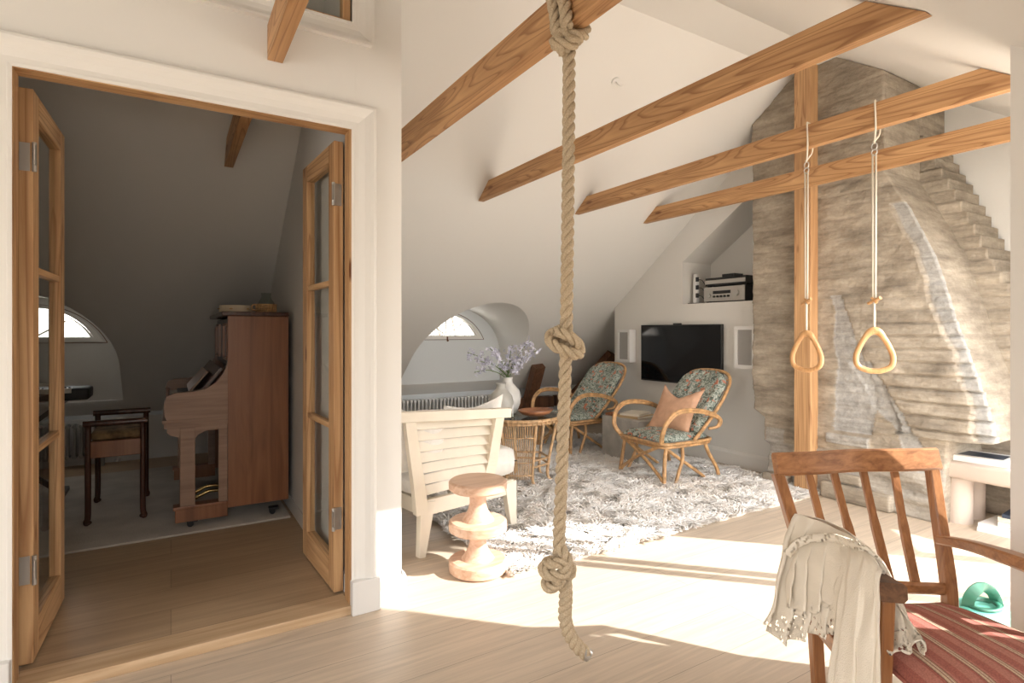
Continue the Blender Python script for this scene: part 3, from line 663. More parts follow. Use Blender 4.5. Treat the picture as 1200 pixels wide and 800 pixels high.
m.build('basket_sleeve', M['rattan'], jg, smooth=True)
m = MB(); m.tube(cat([(jc[0]-.055, jc[1]-.01, tz+.05), (jc[0]-.085, jc[1]-.02, tz+.045), (jc[0]-.085, jc[1]-.02, tz+.018), (jc[0]-.058, jc[1]-.01, tz+.012)], 5), .005, 6); m.build('handle', M['rattan'], jg, smooth=True)
# piano stool
f1 = [RF((u-CX)/F0*D, D) for u, D in ((104.7, 3.385), (171.6, 3.49), (168.5, 4.03), (113, 3.95))]
sl = sum(f1, Vector())/4; w_ = .185; d_ = .29
sc_ = (sl.x, sl.y); ps = thing('piano_stool', 'dark wooden piano stool with handrails and tapestry seat', 'stool', (sl.x, sl.y, RZ))
nx0, nx1, ny0, ny1 = sl.x-.140, sl.x+.140, sl.y-.27, sl.y+.27
for x in (nx0, nx1):
    for y in (ny0, ny1):
        m = MB(); m.tube(cat([(x, y, RZ), (x+(.008 if x > sl.x else -.008), y, RZ+.02), (x, y, RZ+.06), (x, y, .35), (x, y, .66)], 4), .0165, 10); m.ball((x, y, RZ+.014), .021, 2, (1, 1, .65)); m.build('leg', M['darkwood'], ps, smooth=True)
for y in (ny0, ny1):
    m = MB(); m.tube([(nx0-.025, y, .665), (nx1+.025, y, .665)], .019, 12); m.build('handrail', M['darkwood'], ps, smooth=True, ang=50)
m = MB(); m.box(nx0+.012, nx1-.012, ny0-.008, ny1+.008, .455, .555, .004); m.build('seat_box', M['piano'], ps)
m = MB(); m.box(nx0+.01, nx1-.01, ny0+.02, ny1-.02, .555, .61, .02); m.build('seat_cushion', M['velvet'], ps, smooth=True)
m = MB(); m.tube([(sl.x, ny0+.1, .455), (sl.x, ny0+.1, .415)], .005, 8); m.tube([(sl.x, ny0+.1, .415), (sl.x, ny0+.1, .405)], .02, 12); m.build('height_knob', M['steel'], ps)
# digital keyboard on its stand
kx0, kx1, ky0, ky1, kz = -1.15, -.49, 4.98, 5.26, .74
c0 = (-.82, 5.1)
ek = thing('digital_keyboard', 'black digital keyboard by the dark dormer, its end beyond the left door', 'keyboard', (c0[0], c0[1], kz))
m = MB(); m.box(-1.55, -.50, 5.0, 5.26, kz, kz+.085, .018); m.build('case', M['satin'], ek, smooth=True, ang=30)
m = MB(); m.box(-1.48, -.60, 4.985, 5.06, kz+.055, kz+.088); wk = m.build('white_keys', M['ivory'], ek)
k = 0; x = -1.47
while x < -.62:
    if k % 7 not in (2, 6): MB().box(x+.01, x+.019, 5.02, 5.065, kz+.088, kz+.097).build('black_key', M['black'], wk)
    x += .021; k += 1
ks = thing('keyboard_stand', 'black folding stand carrying the digital keyboard', 'stand', (-1.0, 5.12, FZ+.015))
for a, b in ((-1.42, -.66), (-.66, -1.42)):
    m = MB(); m.bar((a, 5.12+(.02 if a < b else -.02), FZ+.035), (b, 5.12+(.02 if a < b else -.02), kz-.015), .03, .03); m.build('cross_leg', M['satin'], ks)
for x in (-1.42, -.66):
    m = MB(); m.bar((x, 4.98, FZ+.031), (x, 5.28, FZ+.031), .03, .03); m.build('foot', M['black'], ks)
    m = MB(); m.bar((x, 4.99, kz-.012), (x, 5.26, kz-.012), .03, .022); m.build('support_arm', M['black'], ks)
hp = thing('studio_lamp', 'small black shaded thing standing on the digital keyboard, seen through the left door', 'lamp', (-.90, 5.17, kz+.086))
m = MB(); m.lathe([(0, 0), (.05, 0), (.05, .012), (.008, .02), (.007, .12), (0, .12)], 20, (-.90, 5.17, kz+.086)); m.build('base', M['black'], hp, smooth=True, ang=30)
m = MB(); m.lathe([(0, .11), (.045, .12), (.05, .17), (.04, .21), (.02, .22), (0, .22)], 20, (-.90, 5.17, kz+.086)); m.build('shade', M['black'], hp, smooth=True, ang=40)
def radiator(x0, x1, y, z0, z1, mt, label, n):
    t = thing('column_radiator', label, 'radiator', ((x0+x1)/2, y, z0-.08), group='column radiators under the arched windows')
    for i in range(n):
        x = x0 + (x1-x0)*(i+.5)/n; r = .011
        m = MB()
        for dy in (-.035, 0, .035): m.tube([(x, y+dy, z0+.02), (x, y+dy, z1-.02)], r, 6)
        m.tube([(x, y-.05, z0+.02), (x, y+.05, z0+.02)], .017, 8); m.tube([(x, y-.05, z1-.02), (x, y+.05, z1-.02)], .017, 8); m.build('radiator_column', mt, t, smooth=True, ang=50)
    for x in (x0+.02, x1-.02):
        m = MB(); m.box(x-.012, x+.012, y-.04, y+.04, z0-.08, z0+.02); m.build('foot', mt, t)
radiator(-1.75, -.50, 6.17, FZ+.08, .42, M['radiatorgrey'], 'grey column radiator below the dark dormer of the music room', 26)
radiator(2.25, 3.55, 6.16, .08, .44, M['radiator'], 'pale grey column radiator behind the cream lounge chair', 28)

# ------------------------------------------------------------ shaggy rug
def shag(x0, x1, y0, y1, label):
    root = thing('shaggy_rug', label, 'rug', ((x0+x1)/2, (y0+y1)/2, 0))
    b = MB()
    n = 60; edge = []
    def wob(k): return .03*noise.noise(Vector((k, 3.3, 1)))
    pts = [(x0+wob(i*.3)+(x1-x0)*i/n, y0+wob(i*.35+9)) for i in range(n)] + [(x1+wob(i*.3+20), y0+(y1-y0)*i/n) for i in range(n)] + [(x1-(x1-x0)*i/n, y1) for i in range(n)] + [(x0+wob(i*.4+40), y1-(y1-y0)*i/n) for i in range(n)]
    b.prism(pts, .001, .012, 'z'); b.build('backing', M['shag'], root)
    rnd = random.Random(3); vs = []; fs = []; tone = []
    N_ = 76000; i = 0
    while i < N_:
        x = rnd.uniform(x0-.01, x1+.01); y = rnd.uniform(y0-.01, y1)
        if y > 3.9 and rnd.random() < .45: continue
        if x > 3.62 and x < 4.12 and y > 3.72 and y < 4.3: continue
        i += 1
        cl = noise.noise(Vector((x*7, y*7, 0))); cl2 = noise.noise(Vector((x*7, y*7, 50))); big = noise.noise(Vector((x*2.2, y*2.2, 7)))
        an = cl*6+rnd.uniform(-.8, .8); ln = rnd.uniform(.035, .06)*(1+.35*cl2); lean = .95+.35*cl2+rnd.uniform(-.2, .3)
        dx, dy = math.cos(an), math.sin(an); wd = rnd.uniform(.006, .011)
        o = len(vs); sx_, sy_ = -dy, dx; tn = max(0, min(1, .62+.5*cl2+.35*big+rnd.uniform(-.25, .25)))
        base = Vector((x, y, .008)); zz = .0
        for k, (t_, ww) in enumerate(((0, .7), (.35, 1), (.7, .85), (1, .25))):
            h = ln*t_*max(.25, 1-.45*lean*t_); fwd = ln*lean*t_*t_*1.1
            c_ = base + Vector((dx*fwd, dy*fwd, h))
            for q in (0, 2.09, 4.19):
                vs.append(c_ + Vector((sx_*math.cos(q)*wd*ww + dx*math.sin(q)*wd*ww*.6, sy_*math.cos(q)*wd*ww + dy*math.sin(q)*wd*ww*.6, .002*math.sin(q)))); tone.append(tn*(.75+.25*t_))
        for k in range(3):
            for q in range(3): fs.append((o+k*3+q, o+k*3+(q+1) % 3, o+k*3+3+(q+1) % 3, o+k*3+3+q))
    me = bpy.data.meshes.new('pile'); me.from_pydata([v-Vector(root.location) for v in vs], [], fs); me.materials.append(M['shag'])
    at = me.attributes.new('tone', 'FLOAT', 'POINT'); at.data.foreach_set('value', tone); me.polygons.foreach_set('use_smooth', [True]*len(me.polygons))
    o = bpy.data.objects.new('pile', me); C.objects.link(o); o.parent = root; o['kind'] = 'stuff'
    return root
shag(1.46, 4.22, 2.40, 5.3, 'large shaggy cream rug under the rattan armchairs')

# ------------------------------------------------------------ TV, speakers, hi-fi
tv = thing('television', 'black wall mounted flat screen television behind the rattan armchair', 'television', (TX, 3.95, 1.0))
m = MB(); m.box(TX-.055, TX-.022, 3.428, 4.468, .705, 1.297, .004); m.build('housing', M['black'], tv)
m = MB(); m.box(TX-.057, TX-.0545, 3.44, 4.456, .722, 1.286); m.build('screen', M['screen'], tv)
m = MB(); m.box(TX-.022, TX-.001, 3.75, 4.15, .85, 1.15); m.build('wall_bracket', M['black'], tv)
m = MB(); m.box(TX-.052, TX-.03, 3.92, 4.02, 1.296, 1.312, .005); m.build('sensor_bar', M['black'], tv)
def speaker(y0, y1, z0, z1, label):
    t = thing('wall_speaker', label, 'speaker', (TX, (y0+y1)/2, z0), group='wall speakers either side of the television')
    m = MB(); m.box(TX-.085, TX-.001, y0, y1, z0, z1, .004); m.build('cabinet', M['white'], t)
    m = MB(); x = TX-.086
    m.box(x-.012, x+.0, y0, y0+.03, z0, z1); m.box(x-.012, x, y1-.03, y1, z0, z1); m.box(x-.012, x, y0+.03, y1-.03, z0, z0+.032); m.box(x-.012, x, y0+.03, y1-.03, z1-.032, z1); m.build('front_frame', M['white'], t)
    m = MB(); m.box(x-.004, x-.0005, y0+.03, y1-.03, z0+.032, z1-.032); m.build('grille', M['grille'], t)
speaker(4.60, 4.80, .885, 1.25, 'white wall speaker left of the television'); speaker(3.05, 3.255, .90, 1.275, 'white wall speaker right of the television, partly hidden by the chimney')
NY = NZ+.001
t = thing('amplifier', 'silver fronted amplifier, lower unit on the wall niche shelf', 'hi-fi', (4.6, 3.5, NY))
m = MB(); m.box(4.50, 4.80, 3.28, 3.74, NY+.012, NY+.155, .003); m.build('case', M['satin'], t)
m = MB(); m.box(4.488, 4.50, 3.28, 3.74, NY+.014, NY+.153, .003); fpn = m.build('front_panel', M['alu'], t)
for y, r, z in ((3.36, .028, .085), (3.67, .02, .07), (3.61, .010, .06), (3.57, .010, .06), (3.53, .010, .06), (3.49, .010, .06), (3.45, .010, .06)):
    m = MB(); m.tube([(4.488, y, NY+z), (4.470, y, NY+z)], r, 20); m.build('knob', M['steel'] if r > .015 else M['black'], fpn, smooth=True, ang=40)
m = MB(); m.box(4.4865, 4.4885, 3.43, 3.63, NY+.085, NY+.115); m.build('display', M['black'], fpn)
m = MB()
for y in (3.31, 3.71): m.box(4.52, 4.55, y-.02, y+.02, NY+.0, NY+.012); m.box(4.74, 4.77, y-.02, y+.02, NY, NY+.012)
m.build('foot', M['black'], t)
t = thing('cd_player', 'slim black player with a silver strip stacked on the amplifier', 'hi-fi', (4.6, 3.5, NY+.156))
m = MB(); m.box(4.51, 4.80, 3.28, 3.74, NY+.168, NY+.245, .003); m.build('case', M['satin'], t)
m = MB(); m.box(4.500, 4.510, 3.285, 3.735, NY+.185, NY+.222, .002); m.build('front_panel', M['alu'], t)
m = MB()
for y in (3.31, 3.71):
    for x in (4.54, 4.76): m.box(x-.015, x+.015, y-.015, y+.015, NY+.1555, NY+.168)
m.build('foot', M['black'], t)
t = thing('media_box', 'tiny black box lying on top of the slim player in the niche', 'box', (4.6, 3.5, NY+.246))
m = MB(); m.box(4.53, 4.66, 3.42, 3.56, NY+.2465, NY+.275, .004); m.build('case', M['black'], t)
m = MB(); m.box(4.527, 4.530, 3.45, 3.53, NY+.255, NY+.266); m.build('status_panel', M['satin'], t)
t = thing('power_strip', 'white upright power strip with black plugs at the left end of the niche', 'power strip', (4.5, 3.85, NY))
m = MB(); m.box(4.49, 4.53, 3.83, 3.875, NY, NY+.30, .006); m.build('strip', M['white'], t)
for z in (.06, .14, .22): m = MB(); m.box(4.475, 4.492, 3.80, 3.832, NY+z, NY+z+.045, .005); m.tube(cat([(4.485, 3.80, NY+z+.02), (4.50, 3.77, NY+z+.01), (4.52, 3.755, NY+z-.03)], 4), .004, 6); m.build('plug', M['black'], t)
m = MB(); m.box(4.44, 4.485, 3.72, 3.90, NY, NY+.008, .002); m = m.build('shelf_mat', M['black']); setorg(m, (4.46, 3.8, NY)); tag(m, 'thin black strip lying at the front of the wall niche', 'mat')
# small things on the ceiling
c_ = ray_c = None
t = thing('ceiling_hook', 'tiny white hook fixture high on the far sloping ceiling', 'hook', (2.66, 2.98, zl(2.98)))
nrm = Vector((0, -.603, -.798)); b0 = Vector((2.66, 2.98, zl(2.98)))
m = MB(); m.tube([b0+nrm*.001, b0+nrm*.014], .03, 16); m.build('plate', M['white'], t, smooth=True, ang=40)
m = MB(); m.tube(cat([b0+nrm*.014, b0+nrm*.04, b0+nrm*.055+Vector((.02, 0, 0)), b0+nrm*.04+Vector((.035, 0, 0))], 4), .005, 6); m.build('hook', M['white'], t, smooth=True)

# ------------------------------------------------------------ rattan armchairs
def rattan_chair(name, label, loc, rz):
    t = thing(name, label, 'armchair', loc, rz, 'rattan armchairs with floral cushions'); W_ = dict(world=False)
    def cane(pts, r, nm, n=6, closed=False, mt=None): return MB().tube(cat(pts, n, closed), r, 8, closed).build(nm, mt or M['rattan'], t, smooth=True, **W_)
    sz = .325
    ring = [(.31, .0, sz), (.305, .20, sz), (.25, .275, sz), (.0, .285, sz), (-.22, .265, sz), (-.27, .18, sz), (-.28, 0, sz), (-.27, -.18, sz), (-.22, -.265, sz), (0, -.285, sz), (.25, -.275, sz), (.305, -.20, sz)]
    m = MB(); m.tube(cat(ring, 5, True), .014, 8, True); m.tube(cat([(x*.97, y*.97, z-.026) for x, y, z in ring], 5, True), .011, 8, True); m.build('seat_frame', M['rattan'], t, smooth=True, **W_)
    cane([(-.02, .285, sz+.01), (-.22, .282, .50), (-.38, .275, .66), (-.485, .25, .79), (-.53, .17, .855), (-.545, 0, .872), (-.53, -.17, .855), (-.485, -.25, .79), (-.38, -.275, .66), (-.22, -.282, .50), (-.02, -.285, sz+.01)], .0145, 'back_frame', 7)
    m = MB()
    for k in range(5):
        f = (k+.5)/5; m.tube([(-.14-.38*f, -.275+.03*f, .42+.42*f), (-.14-.38*f, .275-.03*f, .42+.42*f)], .006, 6)
    m.build('back_slat', M['rattan'], t, smooth=True, **W_)
    for s_ in (1, -1):
        m = MB()
        for q in (0, 1):
            o = .018*q
            m.tube(cat([(.295-o, s_*.24, sz), (.335-o, s_*.285, .40), (.31-o, s_*.31, .50), (.235-o*1.4, s_*.322, .575-o*.6), (.12, s_*.33, .600-o), (-.05, s_*.335, .585-o), (-.19, s_*.335, .545-o), (-.28+o, s_*.33, .49), (-.27+o, s_*.315, .435), (-.20+o, s_*.29, .42)], 6), .0125, 8)
        m.build('armrest', M['rattan'], t, smooth=True, **W_)
        cane([(.24, s_*.245, sz), (.265, s_*.25, .18), (.285, s_*.265, 0)], .0155, 'leg', 5)
        cane([(-.17, s_*.255, sz), (-.21, s_*.26, .22), (-.29, s_*.275, .09), (-.315, s_*.28, .0)], .0155, 'leg', 5)
        cane([(.10, s_*.27, sz-.02), (.09, s_*.27, .20), (.14, s_*.275, .09), (.19, s_*.285, .0)], .014, 'leg', 5)
        cane([(.25, s_*.235, sz-.03), (.08, s_*.25, .18), (-.12, s_*.262, .05), (-.18, s_*.265, 0)], .014, 'brace', 5)
        cane([(.28, -s_*.19, sz-.03), (.285, s_*.06, .17), (.285, s_*.21, .07), (.285, s_*.25, .03)], .014, 'brace', 5)
    # cushions
    m = MB(); rows = []
    for i in range(25):
        a = i/24; row = []
        for j in range(21):
            b = j/20*2-1; x = .275-.52*a; wy = .25*(1-.12*max(0, abs(a-.4)-.4)**1*5); e = max(0, 1-abs(b)**6)*max(0, 1-abs(2*a-1)**8)
            row.append((x, b*wy, .338+.050*e**.5+.006*noise.noise(Vector((a*6, b*4, 2)))))
        rows.append(row)
    m.grid(rows); m.grid([[(p[0], p[1], .336) for p in r] for r in rows]); m.build('seat_cushion', M['floral'], t, smooth=True, **W_)
    m = MB(); fr = []; bk = []
    for i in range(29):
        a = i/28; A_, B_ = [], []
        base = Vector((-.10, 0, .36)).lerp(Vector((-.52, 0, .865)), a); nr = Vector((.77, 0, .64))
        wy = .262 if a < .72 else .262*math.sqrt(max(0, 1-((a-.72)/.285)**2))*.9+.262*.1
        for j in range(21):
            b = j/20*2-1; e = max(0, 1-abs(b)**6)*max(0, 1-abs(2*a-1)**10); pf = .006*noise.noise(Vector((a*7, b*5, 2)))+.006*math.sin(b*18)*(e > .3)
            c_ = base + Vector((-.03*(1-abs(b))**1, b*wy, 0)); A_.append(c_+nr*(.006+.042*e**.5+pf)); B_.append(c_-nr*(.004+.012*e**.5))
        fr.append(A_); bk.append(B_)
    m.grid(fr); m.grid(bk); m.build('back_cushion', M['floral'], t, smooth=True, **W_)
    return t
RGZ = .012
ch = rattan_chair('rattan_armchair', 'rattan armchair nearer the chimney, holding an apricot pillow', (3.60, 3.39, RGZ), PI-.04)
c2 = copy_tree(ch); c2.location = (3.60, 4.66, RGZ); c2.rotation_euler.z = PI+.06; c2['label'] = 'rattan armchair farther back, left of the concrete block, without a pillow'
# pillow
pw = thing('throw_pillow', 'apricot linen pillow with pointed corners leaning in the rattan armchair', 'pillow', (3.66, 3.42, .40))
m = MB(); N_ = 26; fr, bk = [], []
up = Vector((.50, 0, .86)).normalized(); sd_ = Vector((.10, -.99, .06)).normalized(); nr = sd_.cross(up).normalized()
if nr.x > 0: nr = -nr
for i in range(N_+1):
    A_, B_ = [], []
    for j in range(N_+1):
        a = i/N_*2-1; b = j/N_*2-1
        px_ = b*.215*(1-.10*(1-a*a)); py_ = a*.19*(1-.08*(1-b*b)) - (.075*(1-abs(b)**1.3) if a > 0 else 0)*a + .02*abs(b)*a + (.03 if b < 0 else -.01)*max(0, a)*abs(b)**3
        th_ = .062*(max(0, (1-a*a)*(1-b*b)))**.42; wr = .006*noise.noise(Vector((a*4, b*9, 5)))*(th_ > .01)
        c_ = Vector((3.73, 3.41, .555)) + sd_*px_ + up*py_
        A_.append(c_+nr*(th_+wr)); B_.append(c_-nr*th_*.8)
    fr.append(A_); bk.append(B_)
m.grid(fr); m.grid(bk); pcv = m.build('pillow_cover', M['terracotta'], pw, smooth=True)
m = MB(); edge = [fr[0][j] for j in range(N_)] + [fr[i][N_] for i in range(N_)] + [fr[N_][N_-j] for j in range(N_)] + [fr[N_-i][0] for i in range(N_)]
m.tube(edge, .0028, 5, True); m.build('piping', M['terracotta'], pcv, smooth=True)
# concrete block and what lies on it
cb = MB(); cb.box(3.62, 4.13, 3.74, 4.25, .0125, .407, .006); cb = cb.build('concrete_block', M['concrete']); setorg(cb, (3.87, 4.0, .0125)); tag(cb, 'square grey concrete side table between the rattan armchairs', 'side table')
def book(name, c, w_, d_, z, h, rz, cover, label, grp=None, art=None, blk=None):
    t = thing(name, label, 'book', (c[0], c[1], z), rz, grp)
    m = MB(); m.box(-w_/2, w_/2, -d_/2, d_/2, 0, .003); m.box(-w_/2, w_/2, -d_/2, d_/2, h-.003, h); m.box(-w_/2, -w_/2+.003, -d_/2, d_/2, .003, h-.003); cv_ = m.build('cover', cover, t, world=False)
    m = MB(); m.box(-w_/2+.003, w_/2-.004, -d_/2+.004, d_/2-.004, .003, h-.003); m.build('pages', M['paper'], t, world=False)
    if art:
        m = MB(); x0, x1, y0, y1 = art; m.box(x0, x1, y0, y1, h, h+.0006); m.build('cover_picture', blk or M['darkcover'], cv_, world=False)
    return t
book('hardback_book', (3.83, 3.98), .30, .24, .408, .022, .15, M['tancover'], 'lower brown book lying on the concrete block', 'books on the concrete block')
book('hardback_book', (3.82, 3.99), .26, .20, .431, .02, .35, M['paper'], 'upper pale book lying on the concrete block', 'books on the concrete block')
t = thing('wooden_tray', 'thin wooden tray end sticking out from the books on the concrete block', 'tray', (3.75, 4.14, .408))
t.location.z = .408
m = MB(); m.box(3.66, 3.80, 4.13, 4.235, .408, .414, .002); m.build('tray_base', M['bowl'], t)
m = MB(); m.box(3.655, 3.66, 4.125, 4.24, .408, .430); m.box(3.66, 3.80, 4.235, 4.24, .408, .430); m.build('tray_rim', M['bowl'], t)

# ------------------------------------------------------------ rattan table with vases, bowl
TC = Vector((2.455, 3.855, 0)); TH = .545
rt = thing('rattan_table', 'round rattan table with smoked glass top and a cage of canes', 'table', (TC.x, TC.y, RGZ))
a_, b_ = .30, .26
def tp(an, k=1, z=0): return Vector((TC.x+a_*k*math.cos(an), TC.y+b_*k*math.sin(an), z))
m = MB(); m.tube([tp(2*PI*i/48, 1, TH-.012) for i in range(48)], .013, 8, True); m.tube([tp(2*PI*i/48, .97, TH-.036) for i in range(48)], .011, 8, True)
for i in range(48): m.tube(torus_path((0, 0, 0), .0, 4) if False else [tp(2*PI*i/48, 1.045, TH-.002), tp(2*PI*i/48, 1.03, TH-.05)], .0045, 5)
m.build('rim', M['rattanlight'], rt, smooth=True)
m = MB(); m.add([tp(2*PI*i/48, .99, TH+.003) for i in range(48)]+[tp(2*PI*i/48, .99, TH-.003) for i in range(48)], [tuple(range(48)), tuple(range(95, 47, -1))]+[(i, (i+1) % 48, 48+(i+1) % 48, 48+i) for i in range(48)]); m.build('glass_top', M['tableglass'], rt)
legs_an = [math.radians(d) for d in (168, 200, 262, 318, 20, 80)]
for an in legs_an:
    m = MB(); m.tube(cat([tp(an, .96, TH-.03), tp(an, .86, .38), tp(an, .72, .18), tp(an, .70, .06), tp(an, .88, RGZ)], 5), .0125, 8); m.build('leg', M['rattanlight'], rt, smooth=True)
m = MB(); k = 0; d = 172.0
while d < 262:
    an = math.radians(d); m.tube(cat([tp(an, .95, TH-.03), tp(an, .85, .38), tp(an, .72, .18), tp(an, .70, .07)], 3), .0042, 5); d += 4.0
for z, q in ((.40, .87), (.20, .74), (.10, .71)): m.tube([tp(math.radians(168+94*i/14), q, z) for i in range(15)], .005, 6)
m.build('cane_cage', M['rattanlight'], rt, smooth=True)
m = MB()
for z in (.16, .21):
    m.tube([tp(math.radians(262), .73, z), tp(math.radians(318), .73, z)], .009, 6); m.tube([tp(math.radians(20), .73, z), tp(math.radians(318), .73, z)], .009, 6); m.tube([tp(math.radians(20), .73, z), tp(math.radians(80), .73, z)], .009, 6); m.tube([tp(math.radians(80), .73, z), tp(math.radians(168), .73, z)], .009, 6)
m.build('stretcher', M['rattanlight'], rt, smooth=True)
def vase(c, s_, mt, label):
    o = MB().lathe([(0, 0), (.060*s_, 0), (.075*s_, .02*s_), (.094*s_, .07*s_), (.100*s_, .115*s_), (.088*s_, .165*s_), (.058*s_, .200*s_), (.040*s_, .218*s_), (.037*s_, .245*s_), (.040*s_, .262*s_), (.034*s_, .262*s_), (.031*s_, .23*s_), (.05*s_, .19*s_), (.08*s_, .15*s_), (.09*s_, .10*s_), (.06*s_, .015*s_), (0, .012*s_)], 40).build('ceramic_vase', mt, smooth=True)
    o.location = c; return tag(o, label, 'vase')
VT = TH+.004
V1 = P(596.5, 478, 4.60); V1 = Vector((2.40, 4.02, VT)); vase(V1, 1.14, M['vase'], 'round bellied white vase holding the lilac flowers')
V2 = Vector((2.245, 3.86, VT)); vase(V2, 1.02, plain('greyish_ceramic', (.50, .49, .45), .4, nsc=10, amt=.15), 'greyer vase half hidden behind the white flower vase')
o = MB().lathe([(0, 0), (.06, 0), (.12, .020), (.155, .052), (.150, .055), (.115, .030), (.055, .010), (0, .010)], 40, sy=.75).build('wooden_bowl', M['bowl'], smooth=True); o.location = (2.50, 3.745, VT); tag(o, 'shallow reddish wooden bowl on the rattan table', 'bowl')
t = thing('candle', 'short white candle in a clear holder beside the greyer vase', 'candle', (2.31, 3.79, VT))
m = MB(); m.lathe([(0, 0), (.022, 0), (.024, .035), (.021, .035), (.018, .005), (0, .005)], 16, (2.31, 3.79, VT)); m.build('glass_holder', M['jug'], t, smooth=True)
m = MB(); m.tube([(2.31, 3.79, VT+.006), (2.31, 3.79, VT+.10)], .008, 12); m.build('wax', M['white'], t, smooth=True, ang=40)
m = MB(); m.tube([(2.31, 3.79, VT+.10), (2.311, 3.79, VT+.108)], .001, 5); m.build('wick', M['black'], t)
o = MB().lathe([(0, 0), (.075, 0), (.08, .008), (.072, .008), (.07, .004), (0, .004)], 30).build('glass_dish', M['jug'], smooth=True); o.location = (2.61, 3.88, VT); tag(o, 'flat clear glass dish behind the wooden bowl', 'dish')
# lilac flower stems
rnd = random.Random(11); vw = Vector((0.02, 0, 1))
tips = [(548, 413, 0), (560, 423, 0), (574, 408, 0), (600, 404, 1), (622, 398, 1), (630, 410, 1), (588, 428, 0), (612, 422, 1), (556, 436, 2), (606, 432, 1)]
stem_labels = ['longest lilac flower stem arching furthest left', 'lilac flower stem just under the leftmost one', 'upright lilac stem left of centre', 'tall lilac stem rising straight from the white vase', 'tall lilac stem leaning right with the topmost bloom', 'rightmost lilac stem leaning out of the vase', 'short lilac stem with small buds left of centre', 'middle height lilac stem right of centre', 'thin drooping green sprig pointing left with little bloom', 'short pale lilac stem low over the vase neck']
vn = V1 + Vector((0, 0, .292))
for i, (u, v, kind) in enumerate(tips):
    D = 4.62 + rnd.uniform(-.12, .12); tip = P(u, v, D)
    bs = vn + Vector((rnd.uniform(-.02, .02), rnd.uniform(-.02, .02), -.10))
    mouth = vn + Vector((rnd.uniform(-.022, .022), rnd.uniform(-.022, .022), .008)); mid = mouth.lerp(tip, .5) + Vector((0, 0, .035))
    t = thing('flower_stem', stem_labels[i] + ', in the white vase', 'flower', mouth, group='lilac flower stems in the white vase')
    path = cat([bs, mouth, mid, tip], 7); MB().tube(path, .0034, 5).build('stem', M['stem'], t, smooth=True)
    m = MB()
    for k in range(9):
        f = rnd.uniform(.30, .80); p = path[int(f*(len(path)-1))]; d = Vector((rnd.uniform(-1, 1), rnd.uniform(-1, 1), rnd.uniform(-.3, .8))).normalized()*rnd.uniform(.025, .05); sdv = d.cross(Vector((0, 0, 1))).normalized()*.006
        m.add([p, p+d*.5+sdv, p+d, p+d*.5-sdv+Vector((0, 0, .002))], [(0, 1, 2, 3)])
    m.build('leaves', M['leaf'], t)
    m = MB(); nb_ = 10 if kind == 2 else 42; span = .34 if kind != 2 else .2
    for k in range(nb_):
        f = 1 - span*rnd.random(); p = path[int(f*(len(path)-1))] + Vector([rnd.gauss(0, .019) for _ in range(3)])
        r = rnd.uniform(.011, .020)
        nd = Vector([rnd.gauss(0, 1) for _ in range(3)]).normalized(); a1 = nd.orthogonal().normalized(); a2 = nd.cross(a1)
        for q in range(4):
            th = q*PI/2; e = a1*math.cos(th)+a2*math.sin(th); g_ = a1*math.cos(th+.6)+a2*math.sin(th+.6); h_ = a1*math.cos(th-.6)+a2*math.sin(th-.6)
            m.add([p, p+g_*r*.8+nd*r*.3, p+e*r*1.2+nd*r*.1, p+h_*r*.8+nd*r*.3], [(0, 1, 2, 3)])
    m.build('blossoms', M['petal'], t)
# ------------------------------------------------------------ cream slatted lounge chair
lc = thing('lounge_chair', 'cream painted slatted lounge chair seen from behind, beside the turned stool', 'armchair', (1.45, 3.1, 0))
tl = Vector((1.03, 2.775, .785)); tr = Vector((1.665, 2.82, .755))       # top rail ends
bl = Vector((1.17, 2.87, .30)); br = Vector((1.60, 2.955, .30))
dv = (tr-tl).normalized(); dn = dv.cross(Vector((0, 0, 1))).normalized()
m = MB(); m.bar(tl-dv*.03, tr+dv*.035, .045, .055, bev=.004); m.build('top_rail', M['cream'], lc)
def stile(a, b, bow, w1, w2):
    pts = cat([a, a.lerp(b, .35)+bow*.5, a.lerp(b, .7)+bow, b], 6); m = MB(); n = len(pts)
    m.sweep(pts, [(-.028, -.02), (.028, -.02), (.028, .02), (-.028, .02)], up=dn, scale=[w1+(w2-w1)*i/(n-1) for i in range(n)]); return m
SL = (tl+dv*.03, bl+Vector((-.01, -.01, 0)), Vector((.01, .02, 0))); SR = (tr-dv*.045, br, Vector((.03, .03, 0)))
stile(SL[0]-Vector((0, 0, .02)), SL[1]-Vector((0, 0, .06)), SL[2], 1, 1.25).build('back_post', M['cream'], lc); stile(SR[0]-Vector((0, 0, .02)), SR[1], SR[2], 1.05, 1.3).build('back_post', M['cream'], lc)
for k in range(7):
    f = .10+.13*k; a = SL[0].lerp(SL[1], f)+SL[2]*math.sin(PI*f)*.9; b = SR[0].lerp(SR[1], f)+SR[2]*math.sin(PI*f)*.9
    m = MB(); md = (a+b)/2 + Vector((-.01, .03, -.004)); path = cat([a, md, b], 6); m.sweep(path, [(-.007, -.026), (.007, -.026), (.007, .026), (-.007, .026)], up=(0, .35, 1)); m.build('back_slat', M['cream'], lc)
A0 = Vector((1.15, 2.865, 0)); B0 = Vector((1.82, 2.99, 0)); ax = (B0-A0).normalized(); ay = Vector((-ax.y, ax.x, 0))
def leg(p, sgn, back=False):
    m = MB(); q = p + ax*.03*sgn; m.bar(p+Vector((0, 0, .0)), q+Vector((0, 0, .30)), .04, .04, up=ay, w2=.095, h2=.045, bev=.003); m.build('leg', M['cream'], lc)
leg(A0+ax*.012, 1.2); leg(B0, -1.0); leg(A0+ay*.62, 1); leg(B0+ay*.62, -1)
